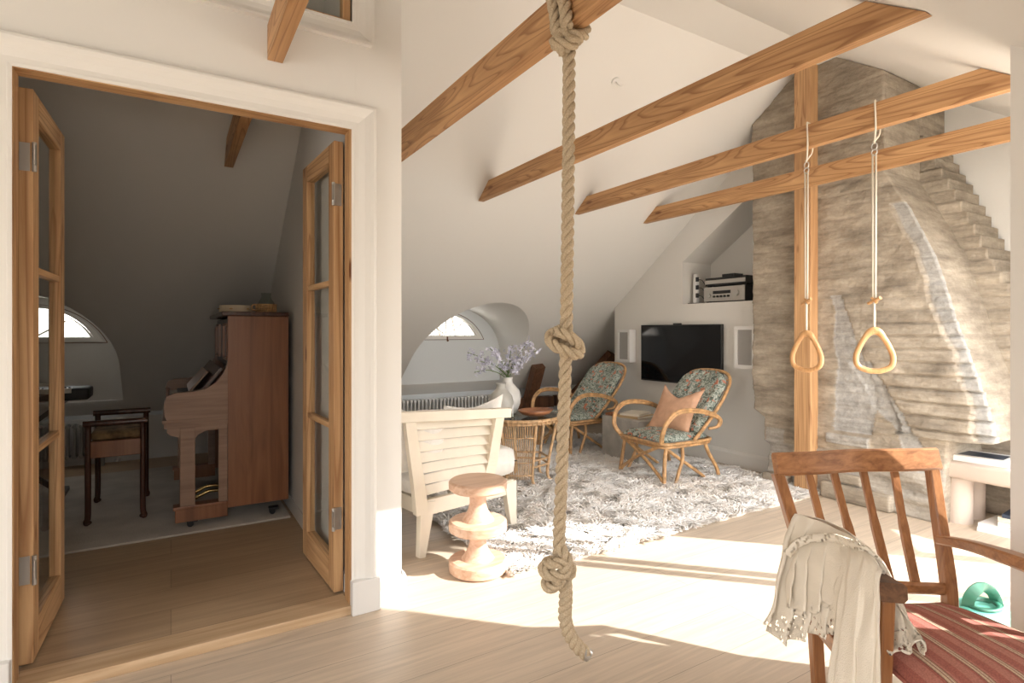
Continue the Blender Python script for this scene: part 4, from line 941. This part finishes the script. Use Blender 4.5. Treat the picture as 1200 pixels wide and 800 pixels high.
for q0, q1 in ((A0+ax*.02, B0-ax*.0), (A0+ay*.62, B0+ay*.62), (A0+ax*.03, A0+ay*.62+ax*.03), (B0-ax*.03, B0+ay*.62-ax*.03)):
    m = MB(); m.bar(q0+Vector((0, 0, .265)), q1+Vector((0, 0, .265)), .035, .085, bev=.004); m.build('seat_rail', M['cream'], lc)
def soft(c, ex, ey, ez, hx_, hy_, hz, nm, mt, par, seed=0, sq=5):
    m = MB(); n = 20; A_, B_ = [], []
    for i in range(n+1):
        r1, r2 = [], []
        for j in range(n+1):
            a = i/n*2-1; b = j/n*2-1; e = (max(0, 1-abs(a)**sq)*max(0, 1-abs(b)**sq))**.4; wr = .10*noise.noise(Vector((a*2.5, b*2.5, seed)))
            p = Vector(c)+Vector(ex)*a*hx_*(1-.05*(1-e))+Vector(ey)*b*hy_*(1-.05*(1-e)); r1.append(p+Vector(ez)*hz*(e*(1+wr))); r2.append(p-Vector(ez)*hz*(e*(1+wr)))
        A_.append(r1); B_.append(r2)
    m.grid(A_); m.grid(B_); return m.build(nm, mt, par, smooth=True)
c_ = (A0+B0)/2 + ay*.33 + Vector((0, 0, .41)) + ax*.02; soft(c_, ax, ay, (0, 0, 1), .41, .33, .09, 'seat_cushion', M['linen'], lc, 1, 12)
cdn = (-dn if dn.y < 0 else dn)
bc = (tl+tr)/2*.5+(bl+br)/2*.5 + Vector((.02, .10, .04)); upv = ((tl+tr)/2-(bl+br)/2).normalized(); nv = dv.cross(upv).normalized()
soft(bc, dv, upv, nv, .27, .23, .05, 'back_cushion', M['linen'], lc, 4, 8)
def peak_pillow(c, label, hw, hh, s1, rotz=0):
    t = thing('white_pillow', label, 'pillow', c, group='white pillows over the back of the cream chair')
    m = MB(); n = 18; A_, B_ = [], []
    for i in range(n+1):
        r1, r2 = [], []
        for j in range(n+1):
            a = i/n*2-1; b = j/n*2-1; yy = b*hh + (a+s1)*abs(a+s1)*.06*(b > 0)*b*s1*3; th_ = .05*(max(0, (1-a*a)*(1-b*b)))**.4
            p = Vector(c)+dv*a*hw*(1-.08*(1-b*b))+upv*(b*hh - .05*max(0, b)*(1-abs(a)**1.4)*1.0 + .03*max(0, b)*a*s1); r1.append(p+nv*(th_+.006*noise.noise(p*14))); r2.append(p-nv*th_)
        A_.append(r1); B_.append(r2)
    m.grid(A_); m.grid(B_); m.build('pillow_cover', M['linen'], t, smooth=True)
    m = MB(); ed = [A_[0][j] for j in range(n)]+[A_[i][n] for i in range(n)]+[A_[n][n-j] for j in range(n)]+[A_[n-i][0] for i in range(n)]; m.tube(ed, .003, 5, True); m.build('seam', M['linen'], t, smooth=True)
peak_pillow((tl+tr)/2+Vector((.18, .16, -.12)), 'white pillow at the right of the cream chair back, one corner peaking', .20, .185, 1)
peak_pillow((tl+tr)/2+Vector((-.20, .09, -.13)), 'white pillow at the left of the cream chair back, two soft peaks', .18, .19, -1)

# ------------------------------------------------------------ turned stool
ts = thing('turned_stool', 'small turned wooden stool of three stacked discs in the sunlight', 'stool', (1.35, 2.557, 0))
def disc(z0, z1, nm): MB().lathe([(0, z0), (.135, z0), (.149, z0+.010), (.150, (z0+z1)/2), (.149, z1-.008), (.138, z1), (0, z1)], 56, (1.35, 2.557, 0)).build(nm, M['stoolwood'], ts, smooth=True, ang=35)
disc(0, .065, 'base_disc'); disc(.205, .262, 'middle_disc'); disc(.415, .468, 'seat_disc')
for z0, z1, nm in ((.065, .205, 'stem'), (.262, .415, 'stem')):
    h = z1-z0; MB().lathe([(.085, z0), (.070, z0+.02), (.052, z0+.05), (.043, z0+.085), (.043, z1-.012), (.052, z1)], 40, (1.35, 2.557, 0)).build(nm, M['stoolwood'], ts, smooth=True)

# ------------------------------------------------------------ climbing rope
def strands(m, path, R, n=3, pitch=.11, seg=8, ph=0):
    L_ = [0]
    for a, b in zip(path, path[1:]): L_.append(L_[-1]+(b-a).length)
    nr = []; t0 = (path[1]-path[0]).normalized(); x = t0.orthogonal().normalized()
    for i, p in enumerate(path):
        t = (path[min(i+1, len(path)-1)]-path[max(i-1, 0)]).normalized(); x = (x-t*x.dot(t)).normalized(); nr.append((x.copy(), t.cross(x)))
    for k in range(n):
        pp = []
        for p, l, (a, b) in zip(path, L_, nr):
            th = 2*PI*(l/pitch + k/n)+ph; pp.append(p + a*math.cos(th)*R*.56 + b*math.sin(th)*R*.56)
        m.tube(pp, R*.50, seg)
def resamp(pts, step):
    out = [pts[0]]; acc = 0
    for a, b in zip(pts, pts[1:]):
        d = (b-a).length
        if d < 1e-9: continue
        while acc+d >= step:
            f = (step-acc)/d; a = a.lerp(b, f); out.append(a); d = (b-a).length; acc = 0
            if d < 1e-9: break
        acc += d
    return out
FR = 1.95; RR = .0222
def Q(u, v, dF=0): return P(u, v, FR+dF)
rp = thing('climbing_rope', 'thick hemp climbing rope with two knots hanging from the pine beam', 'rope', Q(660, 760))
top_ = Q(668, 75)
main = [Q(667, 60), Q(666.5, 150), Q(665.5, 250), Q(664.5, 330), Q(663.5, 395, .0), Q(662.5, 430), Q(660, 500), Q(658, 560), Q(655.5, 620), Q(655, 655)]
m = MB(); strands(m, resamp(cat(main, 30), .007), RR); m.build('rope', M['rope'], rp, smooth=True)
# upper knot: two loops laid round the rope
def knot(cx, cy, sx_, nm, flip=1):
    s_ = sx_
    k1 = [Q(cx+2, cy-18, .0), Q(cx+16*s_, cy-12, .03), Q(cx+10*s_, cy+2, .045)]
    loop = [Q(cx-2, cy-16, .04), Q(cx-17*s_, cy-8, .02), Q(cx-14*s_, cy+2, -.045), Q(cx+0*s_, cy+10, -.055), Q(cx+16*s_, cy+14, -.03), Q(cx+15*s_, cy+4, .03), Q(cx+4, cy-10, .045)]
    loop2 = [Q(cx-10*s_, cy-13, -.02), Q(cx+1, cy-9, -.05), Q(cx+13*s_, cy-1, -.045), Q(cx+17*s_, cy+10, .0), Q(cx+6*s_, cy+15, .04), Q(cx-8*s_, cy+2, .045), Q(cx-14*s_, cy-6, .03)]
    m = MB()
    for l in (loop, loop2): strands(m, resamp(cat(l+[l[0]], 20), .006), RR*.88)
    m.build(nm, M['rope'], rp, smooth=True)
knot(662, 401, 1.0, 'knot')
kp = [Q(655, 640, .0), Q(664, 655, -.035), Q(661, 672, -.045), Q(645, 674, -.04), Q(637, 666, -.01), Q(645, 658, .035), Q(660, 660, .045), Q(668, 670, .02), Q(663, 680, -.01)]
m = MB(); strands(m, resamp(cat(kp, 20), .006), RR*.95)
strands(m, resamp(cat([Q(640, 660, .0), Q(652, 660, -.05), Q(668, 662, -.02), Q(666, 674, .03), Q(650, 676, .04), Q(640, 682, .0), Q(643, 688, -.02), Q(652, 686, -.03), Q(658, 678, -.05)], 20), .006), RR*.85)
m.build('knot', M['rope'], rp, smooth=True)
tail = [Q(662, 676), Q(663, 700), Q(662, 722), Q(667, 742), Q(677, 757), Q(689, 767.5)]
m = MB(); strands(m, resamp(cat(tail, 20), .006), RR*1.08, pitch=.075); m.build('rope_tail', M['rope'], rp, smooth=True)
m = MB(); a = Q(683, 762.5); b = Q(690, 768); m.tube([a, b], RR*1.0, 14); m.build('end_cap', M['steel'], rp, smooth=True, ang=40)
# hitch over the beam
bx0, bx1, bz0, bz1 = 1.165, 1.23, 2.285, 2.427; yb_ = top_.y
e = RR
h1 = [Vector((bx0-.02, yb_-.035, bz0-.03)), Vector((bx0-e, yb_-.03, bz0+.04)), Vector((bx0-e, yb_-.01, bz1-.02)), Vector((bx0+.01, yb_+.0, bz1+e)), Vector((bx1-.01, yb_+.01, bz1+e)), Vector((bx1+e, yb_+.01, bz1-.02)), Vector((bx1+e, yb_, bz0+.02)), Vector((bx1-.0, yb_-.01, bz0-e)), Vector((bx0+.02, yb_-.02, bz0-e*1.6)), Vector((bx0-.02, yb_+.01, bz0-.035)), Vector((bx0+.0, yb_+.0, bz0-.10))]
h2 = [p + Vector((-.004 if p.x < 1.19 else .004, .052, .0)) for p in h1[:-2]] + [Vector((bx0-.03, yb_+.02, bz0-.06)), Vector((bx0+.01, yb_-.03, bz0-.07)), Vector((bx0+.03, yb_-.01, bz0-.04))]
m = MB(); 
for h_ in (h1, h2): strands(m, resamp(cat(h_, 16), .006), RR)
m.build('beam_hitch', M['rope'], rp, smooth=True)

# ------------------------------------------------------------ gymnastic rings
def ring(u, vt, label, rz):
    X = 3.04; r = (u-CX)/F0; D = X/(cc*r+ss); Y = (-ss*r+cc)*D
    x = X-.012; t = thing('gymnastic_ring', label, 'gymnastic ring', (x, Y, 1.02), 0, 'wooden gymnastic rings on cords')
    def zf(v): return H-(v-CY)*D/F0
    zt = zf(vt); zk = zf(vt+0)  # top of ring
    zb = 2.24; zc = zf(193 if u < 1000 else 171)
    m = MB(); m.tube(cat([(x, Y, zc+.01), (3.031, Y-.005, 2.27), (3.034, Y, 2.385), (3.045, Y, 2.392), (3.08, Y, 2.392), (3.094, Y, 2.38), (3.094, Y+.005, 2.25), (3.07, Y+.01, 2.21), (x, Y+.004, zc+.02)], 5), .0045, 6); m.build('beam_sling', M['cord'], t, smooth=True)
    m = MB(); m.tube(torus_path((0, 0, 0), .012, 16) and [(x, Y+.013*math.cos(2*PI*i/16), zc-.004+.018*math.sin(2*PI*i/16)) for i in range(16)], .003, 6, True); m.tube([(x, Y+.013*math.cos(2*PI*i/16), zc-.034+.016*math.sin(2*PI*i/16)) for i in range(16)], .003, 6, True); m.build('steel_link', M['steel'], t, smooth=True)
    ztg = zf(vt-33)
    m = MB(); m.tube([(x, Y+.008, zc-.04), (x, Y+.006, ztg)], .0042, 6); m.tube([(x, Y-.008, zc-.04), (x, Y-.006, ztg)], .0042, 6); m.tube([(x, Y, ztg), (x, Y, zt-.02)], .0055, 6); m.build('cord', M['cord'], t, smooth=True)
    m = MB(); m.tube([(x-.01, Y-.035*math.cos(.3), ztg+.012), (x+.01, Y+.035*math.cos(.3), ztg-.014)], .0085, 10); m.tube([(x, Y-.012, ztg-.012), (x, Y+.012, ztg+.014)], .0075, 8); m.build('toggle', M['ringwood'], t, smooth=True, ang=40)
    # rounded triangular wooden ring, facing the standpoint
    cz = zf(vt+26); fw = Vector((x, Y, 0)).normalized(); fw.rotate(Matrix.Rotation(rz, 4, 'Z')); sdv = fw.cross(Vector((0, 0, 1)))
    pts = [(0, .104), (-.030, .088), (-.066, .030), (-.088, -.030), (-.078, -.078), (-.035, -.100), (0, -.104), (.035, -.100), (.078, -.078), (.088, -.030), (.066, .030), (.030, .088)]
    path = [Vector((x, Y, cz))+sdv*a+Vector((0, 0, b)) for a, b in cat([(p[0], p[1], 0) for p in pts], 6, True) for a, b in [(0, 0)]] if False else None
    cp = cat([(p[0], p[1], 0) for p in pts], 6, True); path = [Vector((x, Y, cz))+sdv*q.x*.90+Vector((0, 0, q.y*.98)) for q in cp]
    rad = [.0135+.006*max(0, (q.y-.07)/.035) for q in cp]
    m = MB(); m.tube(path, rad, 12, True); m.build('wooden_grip', M['ringwood'], t, smooth=True)
    m = MB(); m.box(x-.004, x+.004, Y-.004, Y+.004, zt-.03, zt-.008); a = Vector((x, Y, zt-.018)); m.tube([a-sdv*.012-fw*.012, a+sdv*.012-fw*.012], .005, 6); m.build('cord_knot', M['cord'], t)
    return t
ring(946.5, 386, 'left wooden gymnastic ring hanging in front of the pine post', -.45); ring(1026, 385, 'right wooden gymnastic ring hanging in front of the masonry', .1)

# ------------------------------------------------------------ stone bench, books
bn = thing('stone_bench', 'pale pinkish stone bench with round legs against the chimney', 'bench', (4.4, 1.3, 0))
prf = [(4.25, .30), (4.25, .385), (4.262, .40), (4.64, .40), (4.64, .295), (4.262, .295)]
m = MB(); m.box(4.25, 4.66, .80, 1.72, .295, .402, .02); m.build('bench_top', M['travertine'], bn, smooth=True, ang=40)
for x, y in ((4.36, 1.60), (4.55, 1.60), (4.36, .92), (4.55, .92)):
    m = MB(); m.tube([(x, y, 0), (x, y, .296)], .075, 32); m.build('leg', M['travertine'], bn, smooth=True, ang=40)
book('art_book', (4.44, 1.50), .27, .36, .4025, .035, .08, M['whitecover'], 'large white book with dark cover picture on the stone bench', 'books on the stone bench', art=(-.08, .09, -.12, .12), blk=M['bluecover'])
book('art_book', (4.44, 1.17), .24, .26, .4025, .02, -.05, M['whitecover'], 'white book under the tan one at the right of the stone bench', 'books on the stone bench')
book('art_book', (4.46, 1.18), .19, .22, .4230, .024, .1, M['tancover'], 'tan book topmost at the right of the stone bench', 'books on the stone bench')
z = .001
for i, (w_, d_, h, rz, cv, lb) in enumerate((
    (.30, .40, .026, .05, M['whitecover'], 'large white book at the bottom of the floor stack'), (.29, .38, .022, -.02, M['whitecover'], 'large white book second from the floor in the stack'),
    (.22, .28, .026, .06, M['paper'], 'cream book third from the floor in the stack'), (.21, .27, .024, -.04, M['paper'], 'cream book fourth from the floor in the stack'), (.19, .25, .022, .08, M['bluecover'], 'dark blue book on top of the floor stack'))):
    t = book('stacked_book', (4.40, 1.27-(.0 if i < 2 else .03)), w_, d_, z, h, rz, cv, lb + ' under the bench', 'books stacked under the stone bench', art=((-.06, .07, -.09, .09) if i == 4 else None), blk=M['alu']); z += h+.0008

# ------------------------------------------------------------ watering can
wc = Vector((2.80, .955, 0)); wt = thing('watering_can', 'pale teal watering can with dark green handles on the sunny floor', 'watering can', wc)
m = MB(); m.lathe([(0, .001), (.115, .001), (.128, .02), (.132, .07), (.120, .105), (.085, .122), (.055, .126), (.052, .120), (.0, .118)], 40, wc, .8); tnk = m.build('tank', M['teal'], wt, smooth=True)
m = MB(); m.lathe([(.052, .120), (.072, .124), (.074, .134), (.050, .134), (.050, .120)], 30, wc+Vector((.0, -.01, 0)), .8); m.build('filler_rim', M['green'], tnk, smooth=True)
m = MB(); hd = [P(1133, 722, 2.26), P(1136, 700, 2.25), P(1149, 688, 2.25), P(1163, 694, 2.27), P(1170, 712, 2.30)]
m.sweep(cat(hd, 8), [(-.020, -.006), (.020, -.006), (.020, .006), (-.020, .006)], up=(1, .3, 0)); m.build('handle', M['green'], wt, smooth=True, ang=40)
m = MB(); m.tube(cat([wc+Vector((.10, -.03, .04)), wc+Vector((.16, -.07, .09)), wc+Vector((.21, -.10, .20))], 6), .014, 10, r2=.010); m.build('spout', M['green'], wt, smooth=True)
m = MB(); a = wc+Vector((.21, -.10, .20)); m.tube([a, a+Vector((.02, -.01, .03))], .012, 14, r2=.035); m.build('spout_rose', M['green'], wt, smooth=True, ang=40)

# ------------------------------------------------------------ foreground teak armchair
ac_base = RF(1.2, 1.6); ac = thing('teak_armchair', 'teak spindle back armchair with striped red seat in the foreground', 'armchair', ac_base)
TLp = P(911, 544, 1.95); TRp = P(1092, 538, 2.03)
BLp = P(952, 686, 1.87); BRp = P(1112, 690, 1.92)
# top rail: gently bowed board with rounded right corner
def rail(a, b, h, th, bow, nm, upv=None, taper=0):
    ax_ = (b-a).normalized(); md = (a+b)/2 + ax_.cross(Vector((0, 0, 1)))*-bow; path = cat([a, a.lerp(md, .5)*.5+a.lerp(b, .25)*.5, md, b.lerp(md, .5)*.5+b.lerp(a, .25)*.5, b], 8)
    k = .008; pr = [(-th/2, -h/2+k), (-th/2+k, -h/2), (th/2-k, -h/2), (th/2, -h/2+k), (th/2, h/2-k), (th/2-k, h/2), (-th/2+k, h/2), (-th/2, h/2-k)]
    m = MB(); m.sweep(path, pr, up=upv or (0, 0, 1)); return m
axr = (TRp-TLp).normalized(); rail(TLp-axr*.008, TRp+axr*.022, .080, .03, .02, 'top_rail', upv=(RF(0, 1)-RF(0, 0))*.3+Vector((0, 0, 1))).build('top_rail', M['chairwood_x'], ac)
# posts run from the floor to the rail
def post(top, bot, nm, r1=.036, r2=.042):
    ft = bot + (bot-top)*((bot.z)/(top.z-bot.z)); ft = bot + Vector(((bot-top).x*.2, (bot-top).y*.2, 0)); ft.z = 0
    m = MB(); path = cat([top, top.lerp(bot, .5), bot, bot.lerp(ft, .5), ft], 6); n = len(path)
    m.sweep(path, [(-.018, -.014), (-.014, -.018), (.014, -.018), (.018, -.014), (.018, .014), (.014, .018), (-.014, .018), (-.018, .014)], up=RF(0, 1)-RF(0, 0), scale=[1-.15*abs(i/(n-1)-.45)*2+.12 for i in range(n)]); return m
post(TLp+Vector((0, 0, -.03)), BLp, 'l').build('back_leg', M['chairwood_z'], ac); post(TRp+Vector((0, 0, -.03)), BRp, 'r').build('back_leg', M['chairwood_z'], ac)
b_l = rail(BLp, BRp, .04, .022, .01, 'x').build('back_lower_rail', M['chairwood_x'], ac)
for i, (ut, ub) in enumerate(((948, 984), (978, 1015), (1013, 1045), (1049, 1075))):
    f = (ut-911)/(1092-911); a = TLp.lerp(TRp, f)+Vector((0, 0, -.035)); g = (ub-952)/(1112-952); b = BLp.lerp(BRp, g)
    bo = (RF(0, 1)-RF(0, 0))*.018; a = a+bo*math.sin(PI*f); b = b+bo*.5
    m = MB(); m.sweep(cat([a, (a+b)/2+bo*.3, b], 6), [(-.014, -.007), (.014, -.007), (.014, .007), (-.014, .007)], up=RF(0, 1)-RF(0, 0), scale=[.85]*6+[1.0]*7); m.build('spindle', M['chairwood_z'], ac)
fwv = (RF(0, 1)-RF(0, 0)); rgv = RF(1, 0)-RF(0, 0); uz = Vector((0, 0, 1))
# arms
ra = [P(1101, 632, 1.955), P(1135, 638, 1.84), P(1175, 650, 1.68), P(1225, 668, 1.54), P(1262, 682, 1.47)]
pr = [(-.027, -.012), (-.020, -.020), (.020, -.020), (.027, -.012), (.027, .012), (.020, .018), (-.020, .018), (-.027, .012)]
m = MB(); n = len(cat(ra, 6)); m.sweep(cat(ra, 6), pr, scale=[.7+.5*i/(n-1) for i in range(n)]); m.build('armrest', M['chairwood_y'], ac, smooth=True, ang=40)
la = [P(934, 634, 1.87), P(965, 645, 1.76), P(1000, 662, 1.62), P(1034, 685, 1.46), P(1046, 694, 1.405)]
m = MB(); n = len(cat(la, 6)); m.sweep(cat(la, 6), pr, scale=[.8+.45*i/(n-1) for i in range(n)]); 
m.build('armrest', M['armend'], ac, smooth=True, ang=40)
# front legs
fl_t = P(1037, 701, 1.44); fl_b = RF((1030-CX)/F0*1.44, 1.44); fr_t = P(1250, 690, 1.50); fr_b = RF(fr_t.x*0+(1250-CX)/F0*1.5+.01, 1.50)
for a, b in ((fl_t, fl_b), (fr_t, fr_b)):
    m = MB(); m.bar(a, b, .036, .036, up=fwv, w2=.028, h2=.028, bev=.006); m.build('front_leg', M['chairwood_z'], ac)
# seat frame
BLs, BRs = BLp.copy(), BRp.copy(); z_ = .275
def zz(p, z): return Vector((p.x, p.y, z))
for a, b in ((zz(fl_t, z_), zz(BLp, z_)), (zz(fr_t, z_), zz(BRp, z_)), (zz(fl_t, z_), zz(fr_t, z_)), (zz(BLp, z_), zz(BRp, z_))):
    m = MB(); m.bar(a, b, .022, .05, bev=.004); m.build('seat_rail', M['chairwood_x'], ac)
# cushion: thick, domed, welted
K = [RF(1.435, 1.30), RF(1.345, 1.735), RF(1.00, 1.735), RF(.955, 1.33)]    # front right, back right, back left, front left
K = [RF(1.56, 1.26), RF(1.365, 1.76), RF(.985, 1.735), RF(.985, 1.30)]
def cq(a, b): return K[3].lerp(K[0], a).lerp(K[2].lerp(K[1], a), b)
m = MB(); n = 40; top, bot, st = [], [], []
for j in range(n+1):
    rt_, rb = [], []
    for i in range(n+1):
        a, b = i/n, j/n; A2, B2 = 2*a-1, 2*b-1; e = (max(0, 1-abs(A2)**7)*max(0, 1-abs(B2)**7))**.45
        rc = .10; 
        # rounded plan corners
        sx2 = A2*(1-.045*max(0, abs(B2))**6); sy2 = B2*(1-.045*max(0, abs(A2))**6)
        p = cq((sx2+1)/2, (sy2+1)/2)
        h = .352+.052*e+.010*(1-A2*A2)*(1-B2*B2)
        rt_.append(Vector((p.x, p.y, h))); rb.append(Vector((p.x, p.y, .352-.02*e))); st.append(a*6.3+.12)
    top.append(rt_); bot.append(rb)
m.grid(top); nn = len(m.v); m.grid(bot); scu = o = m.build('seat_cushion', M['stripe'], ac, smooth=True)
at = o.data.attributes.new('stripe', 'FLOAT', 'POINT'); at.data.foreach_set('value', st+st)
ed = [top[0][i] for i in range(n)]+[top[j][n] for j in range(n)]+[top[n][n-i] for i in range(n)]+[top[n-j][0] for j in range(n)]
m = MB(); m.tube(ed, .006, 8, True); o = m.build('cushion_piping', M['stripe'], scu, smooth=True); at = o.data.attributes.new('stripe', 'FLOAT', 'POINT'); at.data.foreach_set('value', [.1]*len(o.data.vertices))

# ------------------------------------------------------------ ivory knitted shawl over the left arm
sh = thing('knitted_shawl', 'ivory knitted shawl with scalloped lace hem draped over the armchair arm', 'shawl', P(960, 660, 1.75))
def sheet(ctrl, nm, nu=70, nv=50, folds=(0, 0, 0), lace0=.86, scal=0, seed=0, th=0):
    rows = []
    for r in ctrl: rows.append(cat([P(*q) for q in r], max(2, nu//(len(r)-1))))
    W_ = len(rows[0]); cols = [cat([rows[k][j] for k in range(len(rows))], max(2, nv//(len(rows)-1))) for j in range(W_)]
    Hn = len(cols[0]); g = []; lac = []
    for i in range(Hn):
        row = []; t_ = i/(Hn-1)
        for j in range(W_):
            s_ = j/(W_-1); p = cols[j][i]
            amp = folds[0]*min(1, t_*1.6+.15); 
            fl_ = math.sin(s_*folds[1]*2*PI + folds[2] + .8*noise.noise(Vector((s_*3, t_*2, seed)))) 
            d = -fwv*(amp*fl_) + rgv*(.006*noise.noise(Vector((s_*6, t_*6, seed+4)))) - fwv*(.006*noise.noise(Vector((s_*9, t_*5, seed+9))))
            if scal: d += Vector((0, 0, -1))*(.014*abs(math.sin(s_*PI*scal)))*max(0, (t_-.55)/.45)
            row.append(p+d); lac.append(1.0 if (t_ > lace0) else 0.0)
        g.append(row)
    m = MB(); m.grid(g); o = m.build(nm, M['lace'], sh, smooth=True)
    at = o.data.attributes.new('lace', 'FLOAT', 'POINT'); at.data.foreach_set('value', lac)
    so = o.modifiers.new('thick', 'SOLIDIFY'); so.thickness = .004; so.offset = 0
    return o
# long back layer falling from the post and arm to the lace hem
sheet([[(931, 602, 1.90), (950, 607, 1.86), (975, 617, 1.78), (1000, 630, 1.68), (1022, 655, 1.55)],
       [(922, 622, 1.86), (940, 628, 1.82), (968, 640, 1.73), (995, 655, 1.63), (1012, 672, 1.52)],
       [(912, 660, 1.82), (932, 665, 1.78), (958, 672, 1.70), (985, 682, 1.60), (1006, 695, 1.50)],
       [(903, 705, 1.80), (924, 712, 1.75), (950, 715, 1.68), (975, 718, 1.60), (1000, 722, 1.50)],
       [(893, 728, 1.79), (918, 750, 1.74), (946, 742, 1.67), (972, 742, 1.60), (996, 746, 1.50)]], 'shawl_main_fold', folds=(.022, 5, .5), lace0=.80, scal=5, seed=2)
# inner side falling towards the seat
sheet([[(931, 602, 1.90), (955, 606, 1.88), (985, 618, 1.80), (1008, 636, 1.70), (1024, 655, 1.56)],
       [(940, 612, 1.95), (965, 615, 1.93), (1000, 630, 1.86), (1030, 655, 1.74), (1042, 670, 1.60)],
       [(960, 650, 1.95), (985, 655, 1.92), (1015, 670, 1.86), (1042, 690, 1.76), (1052, 705, 1.66)],
       [(980, 690, 1.93), (1005, 700, 1.90), (1030, 712, 1.84), (1054, 725, 1.76), (1062, 740, 1.68)]], 'shawl_inner_fold', folds=(.010, 3.5, 1), lace0=.9, seed=6)
# upper ruffled tier with its scalloped edge
sheet([[(938, 640, 1.80), (952, 634, 1.77), (975, 634, 1.70), (997, 640, 1.62), (1014, 652, 1.53)],
       [(930, 660, 1.77), (946, 655, 1.74), (970, 655, 1.67), (993, 660, 1.585), (1012, 668, 1.50)],
       [(922, 690, 1.75), (940, 690, 1.72), (962, 688, 1.65), (985, 692, 1.57), (1006, 700, 1.48)],
       [(920, 708, 1.74), (942, 718, 1.70), (962, 706, 1.64), (986, 716, 1.56), (1002, 742, 1.47)]], 'shawl_ruffle', folds=(.028, 4.5, 2.2), lace0=.88, scal=4.5, seed=11)
# rolled openwork band over the arm
m = MB(); bd = cat([P(922, 650, 1.79), P(934, 637, 1.785), P(950, 631, 1.76), P(975, 630, 1.69), P(994, 636, 1.61), P(1010, 642, 1.54), P(1025, 655, 1.50), P(1036, 672, 1.49)], 8)
m.sweep(bd, [(-.006, -.012), (.006, -.012), (.008, 0), (.006, .012), (-.006, .012), (-.008, 0)], up=uz); o = m.build('openwork_band', M['lace'], sh, smooth=True); at = o.data.attributes.new('lace', 'FLOAT', 'POINT'); at.data.foreach_set('value', [1.0]*len(o.data.vertices))
# straight front panel hanging outside the front leg
sheet([[(984, 640, 1.66), (1002, 640, 1.59), (1019, 650, 1.50), (1034, 668, 1.435)],
       [(988, 662, 1.57), (1004, 660, 1.50), (1020, 665, 1.44), (1031, 676, 1.395)],
       [(984, 700, 1.54), (1000, 700, 1.47), (1018, 700, 1.42), (1030, 704, 1.385)],
       [(976, 750, 1.52), (994, 752, 1.46), (1014, 752, 1.41), (1031, 754, 1.38)],
       [(970, 800, 1.52), (990, 802, 1.46), (1012, 802, 1.41), (1032, 802, 1.38)],
       [(968, 850, 1.52), (990, 852, 1.46), (1012, 852, 1.41), (1033, 852, 1.38)]], 'shawl_front_panel', folds=(.009, 3, 0), lace0=2, seed=15)
# arm cover and the end that lies on the seat
sheet([[(1000, 650, 1.60), (1012, 648, 1.55), (1026, 655, 1.50), (1036, 668, 1.47)],
       [(1010, 655, 1.63), (1024, 655, 1.60), (1038, 664, 1.56), (1042, 680, 1.53)],
       [(1028, 688, 1.60), (1040, 690, 1.585), (1051, 700, 1.56), (1056, 714, 1.53)],
       [(1034, 728, 1.53), (1050, 724, 1.52), (1066, 730, 1.505), (1074, 744, 1.47)],
       [(1036, 758, 1.43), (1056, 762, 1.41), (1079, 750, 1.435), (1083, 767, 1.385)]], 'shawl_end', folds=(.010, 3, 0), lace0=.8, scal=3, seed=21)
